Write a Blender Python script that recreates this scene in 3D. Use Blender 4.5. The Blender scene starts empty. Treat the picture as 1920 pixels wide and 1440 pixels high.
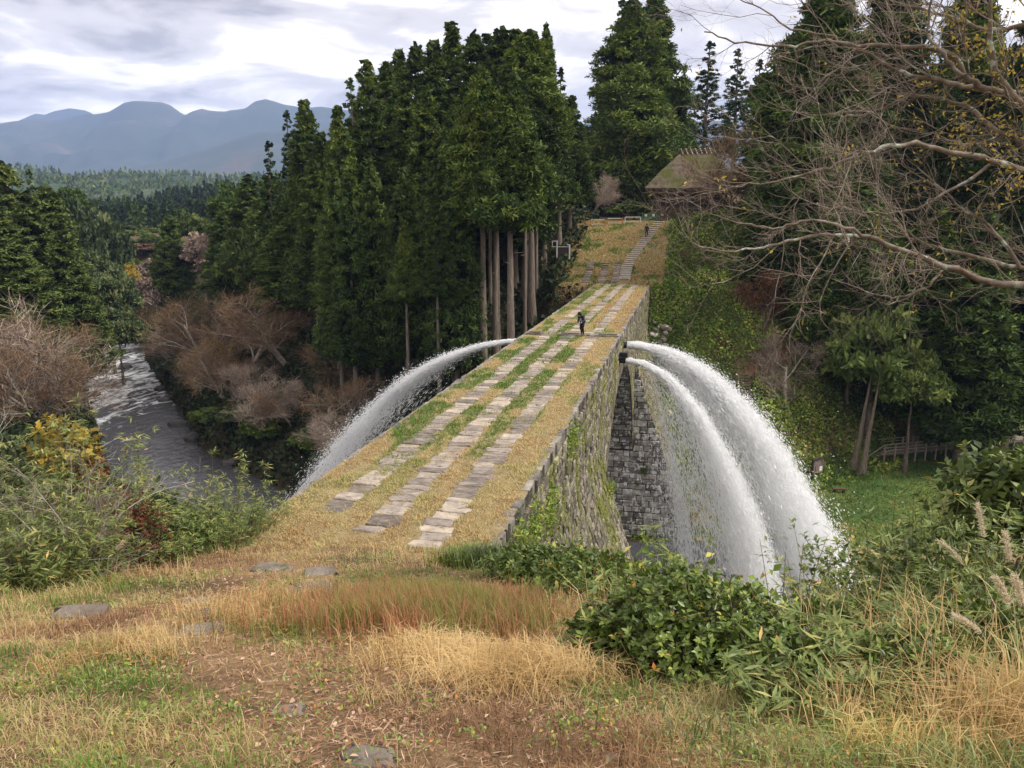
import bpy, bmesh, math, random
import numpy as np
from mathutils import Vector, Matrix

# ------------------------------------------------------------------ scene, camera, sky, sun
scene = bpy.context.scene
R = math.radians
CAMZ, PITCH, FPX = 7.5, R(11.75), 1500.0
cam_d = bpy.data.cameras.new('camera'); cam = bpy.data.objects.new('camera', cam_d)
scene.collection.objects.link(cam); scene.camera = cam
cam_d.sensor_width = 36.0; cam_d.lens = FPX / 1920.0 * 36.0
cam_d.clip_start = 0.05; cam_d.clip_end = 40000
cam.location = (0, 0, CAMZ); cam.rotation_euler = (R(90) - PITCH, 0, 0)

SUN_AZ, SUN_EL = R(98), R(50)            # azimuth from +Y towards +X
world = bpy.data.worlds.new('World'); scene.world = world; world.use_nodes = True
wn = world.node_tree; wn.nodes.clear()
def N(nt, typ, **kw):
    n = nt.nodes.new(typ)
    for k, v in kw.items(): setattr(n, k, v)
    return n
def world_setup():
    nt = wn; L = nt.links.new
    out = N(nt, 'ShaderNodeOutputWorld'); bg = N(nt, 'ShaderNodeBackground'); bg.inputs['Strength'].default_value = 0.1
    sky = N(nt, 'ShaderNodeTexSky', sky_type='NISHITA'); sky.sun_disc = False
    sky.sun_elevation = SUN_EL; sky.sun_rotation = SUN_AZ
    tc = N(nt, 'ShaderNodeTexCoord'); sep = N(nt, 'ShaderNodeSeparateXYZ'); L(tc.outputs['Generated'], sep.inputs[0])
    mx = N(nt, 'ShaderNodeMath', operation='MAXIMUM'); L(sep.outputs['Z'], mx.inputs[0]); mx.inputs[1].default_value = 0.0
    ad = N(nt, 'ShaderNodeMath', operation='ADD'); L(mx.outputs[0], ad.inputs[0]); ad.inputs[1].default_value = 0.13
    dx = N(nt, 'ShaderNodeMath', operation='DIVIDE'); L(sep.outputs['X'], dx.inputs[0]); L(ad.outputs[0], dx.inputs[1])
    dy = N(nt, 'ShaderNodeMath', operation='DIVIDE'); L(sep.outputs['Y'], dy.inputs[0]); L(ad.outputs[0], dy.inputs[1])
    cb = N(nt, 'ShaderNodeCombineXYZ'); L(dx.outputs[0], cb.inputs[0]); L(dy.outputs[0], cb.inputs[1])
    mp = N(nt, 'ShaderNodeMapping'); L(cb.outputs[0], mp.inputs[0]); mp.inputs['Location'].default_value = (3.1, 1.7, 0)
    n1 = N(nt, 'ShaderNodeTexNoise'); L(mp.outputs[0], n1.inputs['Vector'])
    n1.inputs['Scale'].default_value = 1.75; n1.inputs['Detail'].default_value = 7; n1.inputs['Roughness'].default_value = 0.54
    n1.inputs['Distortion'].default_value = 0.4
    rp = N(nt, 'ShaderNodeValToRGB'); L(n1.outputs['Fac'], rp.inputs[0]); rp.color_ramp.interpolation = 'EASE'
    e = rp.color_ramp.elements
    e[0].position = 0.31; e[0].color = (0.92, 0.855, 0.765, 1)
    e[1].position = 0.66; e[1].color = (0.21, 0.178, 0.152, 1)
    m = e.new(0.43); m.color = (0.64, 0.58, 0.515, 1)
    m = e.new(0.53); m.color = (0.40, 0.36, 0.322, 1)
    sc = N(nt, 'ShaderNodeVectorMath', operation='SCALE'); L(rp.outputs[0], sc.inputs[0]); sc.inputs['Scale'].default_value = 10.0
    mix = N(nt, 'ShaderNodeMix', data_type='RGBA'); mix.inputs['Factor'].default_value = 0.9
    L(sky.outputs[0], mix.inputs['A']); L(sc.outputs[0], mix.inputs['B'])
    L(mix.outputs['Result'], bg.inputs['Color']); L(bg.outputs[0], out.inputs[0])
world_setup()
sun_d = bpy.data.lights.new('sun', 'SUN'); sun_d.energy = 1.5; sun_d.angle = R(14); sun_d.color = (1.0, 0.95, 0.87)
sun = bpy.data.objects.new('sun', sun_d); scene.collection.objects.link(sun)
sdir = Vector((math.sin(SUN_AZ) * math.cos(SUN_EL), math.cos(SUN_AZ) * math.cos(SUN_EL), math.sin(SUN_EL)))
sun.rotation_euler = sdir.to_track_quat('Z', 'Y').to_euler(); sun.location = (0, 0, 60)
vs = scene.view_settings; vs.view_transform = 'Standard'; vs.look = 'None'; vs.gamma = 1.0; vs.use_curve_mapping = False
vs.exposure = 1.5
cy = scene.cycles
cy.use_denoising = True; cy.max_bounces = 12; cy.diffuse_bounces = 10; cy.glossy_bounces = 2; cy.transmission_bounces = 3
cy.transparent_max_bounces = 24; cy.volume_bounces = 3; cy.caustics_reflective = False; cy.caustics_refractive = False

# ------------------------------------------------------------------ helpers
C = scene.collection
rng = np.random.default_rng(7); random.seed(7); trnd = random.Random(5)
CT, ST = math.cos(PITCH), math.sin(PITCH)
def ray(px, py):
    u = (px - 960) / FPX; v = (py - 720) / FPX
    return np.array([u, CT - v * ST, -ST - v * CT])
def at(px, py, Y):                       # the point seen at that place of the photograph, Y metres ahead
    d = ray(px, py); k = Y / d[1]
    return np.array([d[0] * k, Y, CAMZ + d[2] * k])
BD = np.array([math.sin(R(12.3)), math.cos(R(12.3))]); BN = np.array([BD[1], -BD[0]]); BC = np.array([-3.45, 18.17])
def bw(s, o, z=0.0):                     # bridge coordinates (along, right, up) to world
    p = BC + BD * s + BN * o
    return np.array([p[0], p[1], z])
def local(x, y):
    rx = x - BC[0]; ry = y - BC[1]
    return rx * BD[0] + ry * BD[1], rx * BN[0] + ry * BN[1]
def hsh(ix, iy, seed):
    n = (ix.astype(np.int64) * 374761393 + iy.astype(np.int64) * 668265263 + seed * 974634541) & 0x7fffffff
    n = ((n ^ (n >> 13)) * 1274126177) & 0x7fffffff
    return ((n ^ (n >> 16)) & 0xffff) / 65535.0
def vnoise(x, y, seed=0):
    x = np.asarray(x, float); y = np.asarray(y, float)
    ix = np.floor(x); iy = np.floor(y); fx = x - ix; fy = y - iy
    fx = fx * fx * (3 - 2 * fx); fy = fy * fy * (3 - 2 * fy)
    a = hsh(ix, iy, seed); b = hsh(ix + 1, iy, seed); c = hsh(ix, iy + 1, seed); d = hsh(ix + 1, iy + 1, seed)
    return (a * (1 - fx) + b * fx) * (1 - fy) + (c * (1 - fx) + d * fx) * fy
def fbm(x, y, seed=0, octv=4):
    t = 0; amp = 0.5; f = 1.0
    for k in range(octv):
        t = t + amp * vnoise(np.asarray(x) * f, np.asarray(y) * f, seed + k); amp *= 0.5; f *= 2.03
    return t / (1 - 0.5 ** octv)
def sstep(x, a, b):
    t = np.clip((np.asarray(x, float) - a) / (b - a), 0, 1); return t * t * (3 - 2 * t)
def smin(a, b, k):
    h = np.clip(0.5 + 0.5 * (b - a) / k, 0, 1); return b * (1 - h) + a * h - k * h * (1 - h)

SR_O = [-260, -95, -48, -20, 0, 20, 60, 200]; SR_S = [330, 109, 57, 42, 37, 42, 52, 80]
SR_K = [0.66, 0.68, 0.74, 0.9, 1.0, 0.95, 0.95, 0.95]
RAMP_S = [70, 75, 78, 97, 100, 160]; RAMP_Z = [-1.6, -0.08, 0.4, 6.9, 7.0, 9.0]
def terrain(x, y):
    x = np.asarray(x, float); y = np.asarray(y, float)
    s, o = local(x, y)
    sr = np.interp(o, SR_O, SR_S); t = (s - sr) * np.interp(o, SR_O, SR_K)
    n1 = fbm(x / 9.0, y / 9.0, 3) - 0.5; n2 = fbm(x / 1.3, y / 1.3, 5, 3) - 0.5
    # far bank
    Lw = np.interp(o, [-16, -9, 4, 12, 20, 35, 60, 120], [0, 9, 9.5, 10.5, 15, 25, 30, 34])
    m = np.interp(o, [-60, -30, -16, -8, 4, 12], [0.5, 0.56, 0.58, 0.78, 0.8, 0.9])
    zf = -18.4 + m * np.maximum(0, t - 5 - Lw)
    top = np.interp(o, [-120, -60, -20, -8, 4, 15, 30, 60], [3, 3, 6, 7, 7, 8, 12, 22]) + 0.06 * np.maximum(0, t - 50)
    lawn = sstep(o, 6, 12) * (1 - sstep(t, Lw + 3, Lw + 9))
    zf = zf - 2.1 * (1 - sstep(np.abs(o - 2), 12, 17)) * (1 - sstep(t, Lw + 4.2, Lw + 7))
    zf = smin(zf, top, 3.0) + n1 * 2.2 * (1 - 0.85 * lawn) + n2 * 0.25
    # near bank: a spur that carries the camera and the bridge end
    sh = 9.0 * (1 - sstep(np.abs(o), 9, 16)); zn = -18.4 + (0.62 + 0.2 * sh / 9) * np.maximum(0, -t - 6 - sh) + n1 * 1.0
    spine = np.interp(y, [-60, -10, 0, 17.5, 22, 60], [12, 7.2, 5.9, -0.05, -0.3, -6])
    xl = np.interp(y, [-10, 0, 8, 12, 17.5, 21, 30], [-6, -6, -6.6, -6.6, -6.6, -6.3, -5])
    xr = np.interp(y, [-10, 0, 3, 5.5, 9, 14, 17.3, 30], [6, 6, 5.4, 3.6, 1.5, 0.3, 0.0, 2.2])
    dl = np.maximum(0, xl - x); dr = np.maximum(0, x - xr)
    ridge = spine - 0.95 * dl * dl / (dl + 1.2) - np.interp(y, [0, 8, 14, 24], [0.5, 0.62, 0.95, 1.15]) * dr * dr / (dr + 1.6) + n2 * 0.24 + n1 * 0.3
    hill = np.interp(x, [-130, -95, -62, -40, -25], [14, 10, 0, -12, -20])
    zn = smin(zn, np.maximum(ridge, hill), 0.6)
    z = np.where(t > 0, zf, zn)
    # river channel
    wr = 5.2 + 1.6 * sstep(-o, 25, 55)
    ch = sstep(np.abs(t), wr - 1.8, wr + 0.4)
    z = -21.0 * (1 - ch) + z * ch
    # ramp beyond the bridge
    w = (1 - sstep(np.abs(o + 1.2), 5.4, 9.5)) * sstep(s, 72.5, 75.0)
    z = z * (1 - w) + (np.interp(s, RAMP_S, RAMP_Z) + n2 * 0.12) * w
    # the wider land
    d = np.hypot(x, y)
    land = np.interp(d, [150, 300, 1000, 3000, 8000], [-4, 0, 22, 50, 60]) + (fbm(x / 260.0, y / 260.0, 11) - 0.5) * np.interp(d, [150, 400, 1500, 5000], [2, 22, 70, 40])
    wl = np.maximum(sstep(y, 165, 240), sstep(np.abs(x), 130, 220))
    wl = np.where(y < -80, sstep(-y, 80, 160), wl)
    return z * (1 - wl) + land * wl
def th(x, y): return float(terrain(np.array([x]), np.array([y]))[0])
def hit(px, py, y0=2.0, y1=200.0):       # where the ray of that place meets the ground
    d = ray(px, py); ys = np.linspace(y0, y1, 4000); k = ys / d[1]
    zz = CAMZ + d[2] * k; g = terrain(d[0] * k, ys); i = np.argmax(zz < g)
    if not (zz < g).any(): i = -1
    return np.array([d[0] * k[i], ys[i], g[i]])

# ---- materials
MATS = {}
def nodes(name):
    m = bpy.data.materials.new(name); m.use_nodes = True; nt = m.node_tree; nt.nodes.clear()
    out = N(nt, 'ShaderNodeOutputMaterial'); MATS[name] = m
    return m, nt, out
def set_ramp(rp, stops):
    e = rp.color_ramp.elements
    while len(e) > 1: e.remove(e[-1])
    e[0].position = stops[0][0]; e[0].color = (*stops[0][1], 1)
    for p, c in stops[1:]:
        k = e.new(p); k.color = (*c, 1)
def mat_leaf(name, stops, rough=0.6, trans=0.25, objvar=0.25, spec=0.2):
    """colour by the per-leaf tint (each leaf has its own hue, inner ones a painted shade) with a small shift per plant"""
    m, nt, out = nodes(name); L = nt.links.new
    at_ = N(nt, 'ShaderNodeAttribute', attribute_name='tint'); oi = N(nt, 'ShaderNodeObjectInfo')
    mu = N(nt, 'ShaderNodeMath', operation='MULTIPLY_ADD'); L(oi.outputs['Random'], mu.inputs[0]); mu.inputs[1].default_value = objvar; mu.inputs[2].default_value = -objvar / 2
    ad = N(nt, 'ShaderNodeMath', operation='ADD', use_clamp=True); L(at_.outputs['Fac'], ad.inputs[0]); L(mu.outputs[0], ad.inputs[1])
    rp = N(nt, 'ShaderNodeValToRGB'); set_ramp(rp, stops); L(ad.outputs[0], rp.inputs[0])
    bs = N(nt, 'ShaderNodeBsdfPrincipled'); bs.inputs['Roughness'].default_value = rough; bs.inputs['Specular IOR Level'].default_value = spec
    L(rp.outputs[0], bs.inputs['Base Color'])
    if trans > 0:
        tr = N(nt, 'ShaderNodeBsdfTranslucent'); L(rp.outputs[0], tr.inputs['Color'])
        mx = N(nt, 'ShaderNodeMixShader'); mx.inputs[0].default_value = trans
        L(bs.outputs[0], mx.inputs[1]); L(tr.outputs[0], mx.inputs[2]); L(mx.outputs[0], out.inputs[0])
    else: L(bs.outputs[0], out.inputs[0])
    return m
def mat_noise(name, stops, scale=2.0, detail=6, rough=0.85, bump=0.3, bscale=None, spots=None, objvar=0.0, stretch=(1, 1, 1), bdist=0.05, coord='Position', piece=0.0):
    """noise-coloured solid; spots = list of (colour, scale, threshold, softness) layers such as lichen or moss"""
    m, nt, out = nodes(name); L = nt.links.new
    if coord == 'Position': tc = N(nt, 'ShaderNodeNewGeometry'); src = tc.outputs['Position']
    else: tc = N(nt, 'ShaderNodeTexCoord'); src = tc.outputs['Object']
    mp = N(nt, 'ShaderNodeMapping'); mp.inputs['Scale'].default_value = stretch; L(src, mp.inputs[0])
    n1 = N(nt, 'ShaderNodeTexNoise'); n1.inputs['Scale'].default_value = scale; n1.inputs['Detail'].default_value = detail; n1.inputs['Roughness'].default_value = 0.62
    L(mp.outputs[0], n1.inputs['Vector'])
    fac = n1.outputs['Fac']
    if objvar:
        oi = N(nt, 'ShaderNodeObjectInfo'); mu = N(nt, 'ShaderNodeMath', operation='MULTIPLY_ADD'); L(oi.outputs['Random'], mu.inputs[0]); mu.inputs[1].default_value = objvar; mu.inputs[2].default_value = -objvar / 2
        ad = N(nt, 'ShaderNodeMath', operation='ADD', use_clamp=True); L(fac, ad.inputs[0]); L(mu.outputs[0], ad.inputs[1]); fac = ad.outputs[0]
    if piece:                                # each stone has its own tone
        ta = N(nt, 'ShaderNodeAttribute', attribute_name='tint'); mu = N(nt, 'ShaderNodeMath', operation='MULTIPLY_ADD'); L(ta.outputs['Fac'], mu.inputs[0]); mu.inputs[1].default_value = piece; mu.inputs[2].default_value = -piece / 2
        ad = N(nt, 'ShaderNodeMath', operation='ADD', use_clamp=True); L(fac, ad.inputs[0]); L(mu.outputs[0], ad.inputs[1]); fac = ad.outputs[0]
    rp = N(nt, 'ShaderNodeValToRGB'); set_ramp(rp, stops); L(fac, rp.inputs[0]); col = rp.outputs[0]
    for (c, s_, th_, sf) in (spots or []):
        n2 = N(nt, 'ShaderNodeTexNoise'); n2.inputs['Scale'].default_value = s_; n2.inputs['Detail'].default_value = 5; n2.inputs['Roughness'].default_value = 0.6
        L(mp.outputs[0], n2.inputs['Vector'])
        mr = N(nt, 'ShaderNodeMapRange'); L(n2.outputs['Fac'], mr.inputs[0]); mr.inputs[1].default_value = th_; mr.inputs[2].default_value = th_ + sf
        mx = N(nt, 'ShaderNodeMix', data_type='RGBA'); L(mr.outputs[0], mx.inputs['Factor']); L(col, mx.inputs['A']); mx.inputs['B'].default_value = (*c, 1); col = mx.outputs['Result']
    bs = N(nt, 'ShaderNodeBsdfPrincipled'); bs.inputs['Roughness'].default_value = rough; bs.inputs['Specular IOR Level'].default_value = 0.25
    L(col, bs.inputs['Base Color'])
    if bump:
        n3 = N(nt, 'ShaderNodeTexNoise'); n3.inputs['Scale'].default_value = bscale or scale * 3; n3.inputs['Detail'].default_value = 6
        L(mp.outputs[0], n3.inputs['Vector'])
        bp = N(nt, 'ShaderNodeBump'); bp.inputs['Strength'].default_value = bump; bp.inputs['Distance'].default_value = bdist
        L(n3.outputs['Fac'], bp.inputs['Height']); L(bp.outputs[0], bs.inputs['Normal'])
    L(bs.outputs[0], out.inputs[0])
    return m
def mat_flat(name, col, rough=0.6, metal=0.0):
    return mat_noise(name, [(0.3, tuple(c * 0.82 for c in col)), (0.7, col)], scale=9, rough=rough, bump=0.0)

# ---- meshes
def mesh(name, V, faces, tint=None, smooth=False):
    """V (n,3); faces = list of (m,k) index arrays"""
    me = bpy.data.meshes.new(name); V = np.asarray(V, np.float32)
    me.vertices.add(len(V)); me.vertices.foreach_set('co', V.ravel())
    faces = [np.asarray(f, np.int32) for f in faces if len(f)]
    nl = sum(f.size for f in faces); nf = sum(len(f) for f in faces)
    me.loops.add(nl); me.polygons.add(nf)
    me.loops.foreach_set('vertex_index', np.concatenate([f.ravel() for f in faces]))
    tot = np.concatenate([np.full(len(f), f.shape[1], np.int32) for f in faces])
    me.polygons.foreach_set('loop_start', np.concatenate([[0], np.cumsum(tot)[:-1]]).astype(np.int32))
    if smooth: me.polygons.foreach_set('use_smooth', np.ones(nf, bool))
    if tint is not None:
        a = me.attributes.new('tint', 'FLOAT', 'POINT'); a.data.foreach_set('value', np.asarray(tint, np.float32))
    me.update(calc_edges=True); me.validate()
    return me
def obj(name, me, mat, parent=None, loc=None, rotz=None, **props):
    o = bpy.data.objects.new(name, me); C.objects.link(o)
    if me is not None and mat is not None and len(me.materials) == 0: me.materials.append(MATS[mat] if isinstance(mat, str) else mat)
    if parent is not None: o.parent = parent
    if loc is not None: o.location = [float(v) for v in loc]
    if rotz is not None: o.rotation_euler = (0, 0, float(rotz))
    for k, v in props.items(): o[k] = v
    return o
def thing(name, label, category, loc=(0, 0, 0), rotz=0.0, group=None, scale=None):
    o = obj(name, None, None, loc=loc, rotz=rotz, label=label, category=category)
    if group: o['group'] = group
    if scale is not None: o.scale = scale if hasattr(scale, '__len__') else (scale,) * 3
    return o
class MB:                                # gathers simple solids into one mesh
    def __init__(s): s.v = []; s.f = []; s.n = 0; s.t = []
    def add(s, V, F):
        s.t.append(np.full(len(V), trnd.random())); s.v.append(np.asarray(V, float)); s.f += [tuple(i + s.n for i in f) for f in F]; s.n += len(V); return s
    def box(s, c, d, rz=0.0, ax=None):
        hx, hy, hz = [k / 2 for k in d]; V = np.array([[x, y, z] for z in (-hz, hz) for x, y in ((-hx, -hy), (hx, -hy), (hx, hy), (-hx, hy))])
        if ax is not None: V = V @ np.array(ax)
        elif rz: V = V @ np.array([[math.cos(rz), math.sin(rz), 0], [-math.sin(rz), math.cos(rz), 0], [0, 0, 1]])
        return s.add(V + np.array(c), [(3, 2, 1, 0), (4, 5, 6, 7), (0, 1, 5, 4), (1, 2, 6, 5), (2, 3, 7, 6), (3, 0, 4, 7)])
    def bar(s, a, b, w, h=None):
        a = np.array(a, float); b = np.array(b, float); d = b - a; l = np.linalg.norm(d); d /= l
        up = np.array([0, 0, 1.0]) if abs(d[2]) < 0.95 else np.array([1.0, 0, 0])
        x = np.cross(d, up); x /= np.linalg.norm(x); u = np.cross(x, d)
        return s.box((a + b) / 2, (l, w, h or w), ax=[d, x, u])
    def tube(s, pts, rad, n=6):
        V, F = tube(pts, rad, n); return s.add(V, F)
    def mesh(s, name, smooth=False):
        me = bpy.data.meshes.new(name); me.from_pydata(np.concatenate(s.v).tolist(), [], s.f)
        a = me.attributes.new('tint', 'FLOAT', 'POINT'); a.data.foreach_set('value', np.concatenate(s.t).astype(np.float32))
        if smooth:
            for p in me.polygons: p.use_smooth = True
        return me
    def obj(s, name, mat, parent=None, smooth=False, **k): return obj(name, s.mesh(name, smooth), mat, parent, **k)
def tube(pts, rad, n=6):
    pts = np.asarray(pts, float); m = len(pts); rad = np.broadcast_to(np.asarray(rad, float), (m,))
    d = np.gradient(pts, axis=0); d /= np.linalg.norm(d, axis=1)[:, None] + 1e-9
    ref = np.array([0.31, 0.17, 0.93]) if abs(d[0] @ np.array([0.31, 0.17, 0.93])) < 0.9 else np.array([1.0, 0, 0])
    x = np.cross(d, ref); x /= np.linalg.norm(x, axis=1)[:, None] + 1e-9; y = np.cross(d, x)
    a = np.linspace(0, 2 * math.pi, n, endpoint=False)
    V = pts[:, None] + rad[:, None, None] * (np.cos(a)[None, :, None] * x[:, None] + np.sin(a)[None, :, None] * y[:, None])
    V = V.reshape(-1, 3)
    F = [(i * n + j, i * n + (j + 1) % n, (i + 1) * n + (j + 1) % n, (i + 1) * n + j) for i in range(m - 1) for j in range(n)]
    F += [tuple(range(n))[::-1], tuple((m - 1) * n + j for j in range(n))]
    return V, F
class Tubes:                             # many tubes, n-sided, as arrays
    def __init__(s): s.v = []; s.q = []; s.k = 0
    def add(s, pts, rad, n=3):
        pts = np.asarray(pts, float); m = len(pts); rad = np.broadcast_to(np.asarray(rad, float), (m,))
        d = np.empty_like(pts); d[1:-1] = pts[2:] - pts[:-2]; d[0] = pts[1] - pts[0]; d[-1] = pts[-1] - pts[-2]
        d /= np.sqrt((d * d).sum(1))[:, None] + 1e-9
        ref = np.array([0.31, 0.17, 0.93]) if abs(d[0, 2]) < 0.85 else np.array([1.0, 0.1, 0])
        x = np.cross(d, ref); x /= np.sqrt((x * x).sum(1))[:, None] + 1e-9; y = np.cross(d, x)
        a = np.arange(n) * (2 * math.pi / n)
        s.v.append((pts[:, None] + rad[:, None, None] * (np.cos(a)[None, :, None] * x[:, None] + np.sin(a)[None, :, None] * y[:, None])).reshape(-1, 3))
        i = np.arange(m - 1)[:, None] * n; j = np.arange(n)[None]; j2 = (j + 1) % n
        s.q.append(np.stack([i + j, i + j2, i + n + j2, i + n + j], -1).reshape(-1, 4) + s.k); s.k += m * n
    def mesh(s, name): return mesh(name, np.concatenate(s.v), [np.concatenate(s.q)], smooth=True)
def unit(v): return v / (np.sqrt((v * v).sum(-1, keepdims=True)) + 1e-9)
def rdir(n, r=None):
    r = r or rng; return unit(r.normal(size=(n, 3)))
def leaves(P, D, U, ln, wd, tint, fold=0.25):
    """pointed leaves: from P along D, U is the leaf normal; 4 corners, folded on the midrib"""
    P = np.asarray(P); n = len(P); D = unit(D); S = unit(np.cross(D, U)); U2 = np.cross(S, D)
    ln = np.broadcast_to(ln, (n,))[:, None]; wd = np.broadcast_to(wd, (n,))[:, None]
    m = P + D * ln * 0.45
    V = np.stack([P, m + S * wd / 2 + U2 * wd * fold, P + D * ln, m - S * wd / 2 + U2 * wd * fold], 1).reshape(-1, 3)
    i = np.arange(n)[:, None] * 4
    F = np.concatenate([i + np.array([[0, 2, 1]]), i + np.array([[0, 3, 2]])])
    return V, F, np.repeat(np.broadcast_to(tint, (n,)), 4)
def quads(P, A, B, tint):
    V = np.stack([P - A - B, P + A - B, P + A * 0.6 + B, P - A * 0.6 + B], 1).reshape(-1, 3); n = len(P)
    return V, np.arange(n * 4).reshape(-1, 4), np.repeat(np.broadcast_to(tint, (n,)), 4)
def blades(P, az, h, lean, w, tint, curl=0.6):
    """grass blades: two-joint bent strips, three triangles each"""
    n = len(P); d = np.stack([np.cos(az), np.sin(az), np.zeros(n)], 1); sd = np.stack([-np.sin(az), np.cos(az), np.zeros(n)], 1)
    z = np.array([[0, 0, 1.0]]); h = np.broadcast_to(h, (n,))[:, None]; lean = np.broadcast_to(lean, (n,))[:, None]; w = np.broadcast_to(w, (n,))[:, None]
    m = P + z * h * 0.6 + d * h * lean * 0.35; t = P + z * h * (1 - lean * curl * 0.5) + d * h * lean
    V = np.stack([P - sd * w / 2, P + sd * w / 2, m + sd * w * 0.4, m - sd * w * 0.4, t], 1).reshape(-1, 3)
    i = np.arange(n)[:, None] * 5
    return V, (i + np.array([[0, 1, 2, 3]])), (i + np.array([[3, 2, 4]])), np.repeat(np.broadcast_to(tint, (n,)), 5)
def spikes(P, az, h, lean, w, tint):
    """far turf: one pointed triangle per blade"""
    n = len(P); d = np.stack([np.cos(az), np.sin(az), np.zeros(n)], 1); sd = np.stack([-np.sin(az), np.cos(az), np.zeros(n)], 1); h = np.broadcast_to(h, (n,))[:, None]; w = np.broadcast_to(w, (n,))[:, None] * 0.72
    V = np.stack([P - sd * w, P + sd * w, P + np.array([[0, 0, 1.0]]) * h * (1 - 0.3 * lean[:, None]) + d * h * lean[:, None]], 1).reshape(-1, 3)
    return V, np.arange(n * 3).reshape(-1, 3), np.repeat(tint, 3)
def join(parts):
    """parts = list of (V, F, tint) with equal face size"""
    Vs = []; Fs = []; Ts = []; k = 0
    for V, F, T in parts: Vs.append(V); Fs.append(F + k); Ts.append(T); k += len(V)
    return np.concatenate(Vs), np.concatenate(Fs), np.concatenate(Ts)

# ------------------------------------------------------------------ materials
def mat_ground():
    m, nt, out = nodes('ground'); L = nt.links.new
    at_ = N(nt, 'ShaderNodeAttribute', attribute_name='tint'); g = N(nt, 'ShaderNodeNewGeometry')
    n1 = N(nt, 'ShaderNodeTexNoise'); n1.inputs['Scale'].default_value = 1.1; n1.inputs['Detail'].default_value = 8; n1.inputs['Roughness'].default_value = 0.7; L(g.outputs['Position'], n1.inputs['Vector'])
    mu = N(nt, 'ShaderNodeMath', operation='MULTIPLY_ADD'); L(n1.outputs['Fac'], mu.inputs[0]); mu.inputs[1].default_value = 0.36; mu.inputs[2].default_value = -0.18
    ad = N(nt, 'ShaderNodeMath', operation='ADD', use_clamp=True); L(at_.outputs['Fac'], ad.inputs[0]); L(mu.outputs[0], ad.inputs[1])
    rp = N(nt, 'ShaderNodeValToRGB'); L(ad.outputs[0], rp.inputs[0])
    set_ramp(rp, [(0.0, (0.035, 0.028, 0.018)), (0.2, (0.06, 0.05, 0.025)), (0.4, (0.13, 0.085, 0.05)), (0.55, (0.24, 0.16, 0.085)), (0.7, (0.34, 0.25, 0.12)), (0.82, (0.15, 0.17, 0.05)), (1.0, (0.055, 0.11, 0.03))])
    n2 = N(nt, 'ShaderNodeTexNoise'); n2.inputs['Scale'].default_value = 22; n2.inputs['Detail'].default_value = 5; L(g.outputs['Position'], n2.inputs['Vector'])
    mr = N(nt, 'ShaderNodeMapRange'); L(n2.outputs['Fac'], mr.inputs[0]); mr.inputs[3].default_value = 0.55; mr.inputs[4].default_value = 1.45
    vm = N(nt, 'ShaderNodeVectorMath', operation='SCALE'); L(rp.outputs[0], vm.inputs[0]); L(mr.outputs[0], vm.inputs['Scale'])
    bs = N(nt, 'ShaderNodeBsdfPrincipled'); bs.inputs['Roughness'].default_value = 0.95; bs.inputs['Specular IOR Level'].default_value = 0.1
    L(vm.outputs[0], bs.inputs['Base Color'])
    bp = N(nt, 'ShaderNodeBump'); bp.inputs['Strength'].default_value = 0.6; bp.inputs['Distance'].default_value = 0.06; L(n2.outputs['Fac'], bp.inputs['Height']); L(bp.outputs[0], bs.inputs['Normal'])
    L(bs.outputs[0], out.inputs[0])
mat_ground()
mat_noise('mountain', [(0.35, (0.03, 0.05, 0.035)), (0.56, (0.045, 0.065, 0.045)), (0.66, (0.1, 0.085, 0.06)), (0.8, (0.16, 0.13, 0.085))], scale=0.0016, detail=8, rough=1, bump=0.0)
mat_noise('wooded_hill', [(0.4, (0.025, 0.05, 0.02)), (0.56, (0.045, 0.075, 0.03)), (0.62, (0.13, 0.1, 0.05)), (0.75, (0.22, 0.17, 0.09))], scale=0.008, detail=8, rough=1, bump=1.0, bscale=0.12, bdist=6.0)
STONE = [(0.25, (0.10, 0.09, 0.08)), (0.45, (0.21, 0.19, 0.165)), (0.6, (0.32, 0.29, 0.25)), (0.8, (0.46, 0.42, 0.36))]
mat_noise('slab', [(0.2, (0.11, 0.092, 0.08)), (0.42, (0.22, 0.185, 0.16)), (0.58, (0.33, 0.28, 0.235)), (0.8, (0.5, 0.42, 0.33))], scale=2.4, rough=0.9, bump=0.8, bscale=9, bdist=0.04, objvar=0.42, stretch=(1, 1.6, 1), spots=[((0.36, 0.27, 0.13), 5, 0.62, 0.08), ((0.08, 0.07, 0.06), 2.6, 0.6, 0.1)])
mat_noise('coping', [(0.2, (0.09, 0.08, 0.07)), (0.45, (0.18, 0.16, 0.14)), (0.62, (0.27, 0.245, 0.21)), (0.8, (0.38, 0.34, 0.29))], scale=3, rough=0.9, bump=0.6, bscale=10, objvar=0.3, spots=[((0.2, 0.2, 0.06), 4, 0.6, 0.08)])
mat_noise('wall_grey', [(0.25, (0.07, 0.062, 0.05)), (0.45, (0.15, 0.13, 0.1)), (0.6, (0.24, 0.21, 0.155)), (0.8, (0.36, 0.32, 0.24))], scale=3.2, rough=0.95, bump=0.8, bscale=11, bdist=0.05, spots=[((0.14, 0.145, 0.035), 0.55, 0.5, 0.1), ((0.42, 0.38, 0.22), 1.1, 0.62, 0.08), ((0.04, 0.04, 0.03), 2.5, 0.6, 0.08)], piece=0.4)
mat_noise('wall_lichen', [(0.25, (0.13, 0.118, 0.103)), (0.5, (0.3, 0.275, 0.24)), (0.75, (0.5, 0.465, 0.41))], scale=2.2, rough=0.95, bump=0.8, bscale=9, bdist=0.05, objvar=0.3, spots=[((0.06, 0.08, 0.02), 0.8, 0.58, 0.08), ((0.7, 0.7, 0.66), 2.3, 0.53, 0.05)], piece=0.35)
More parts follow.
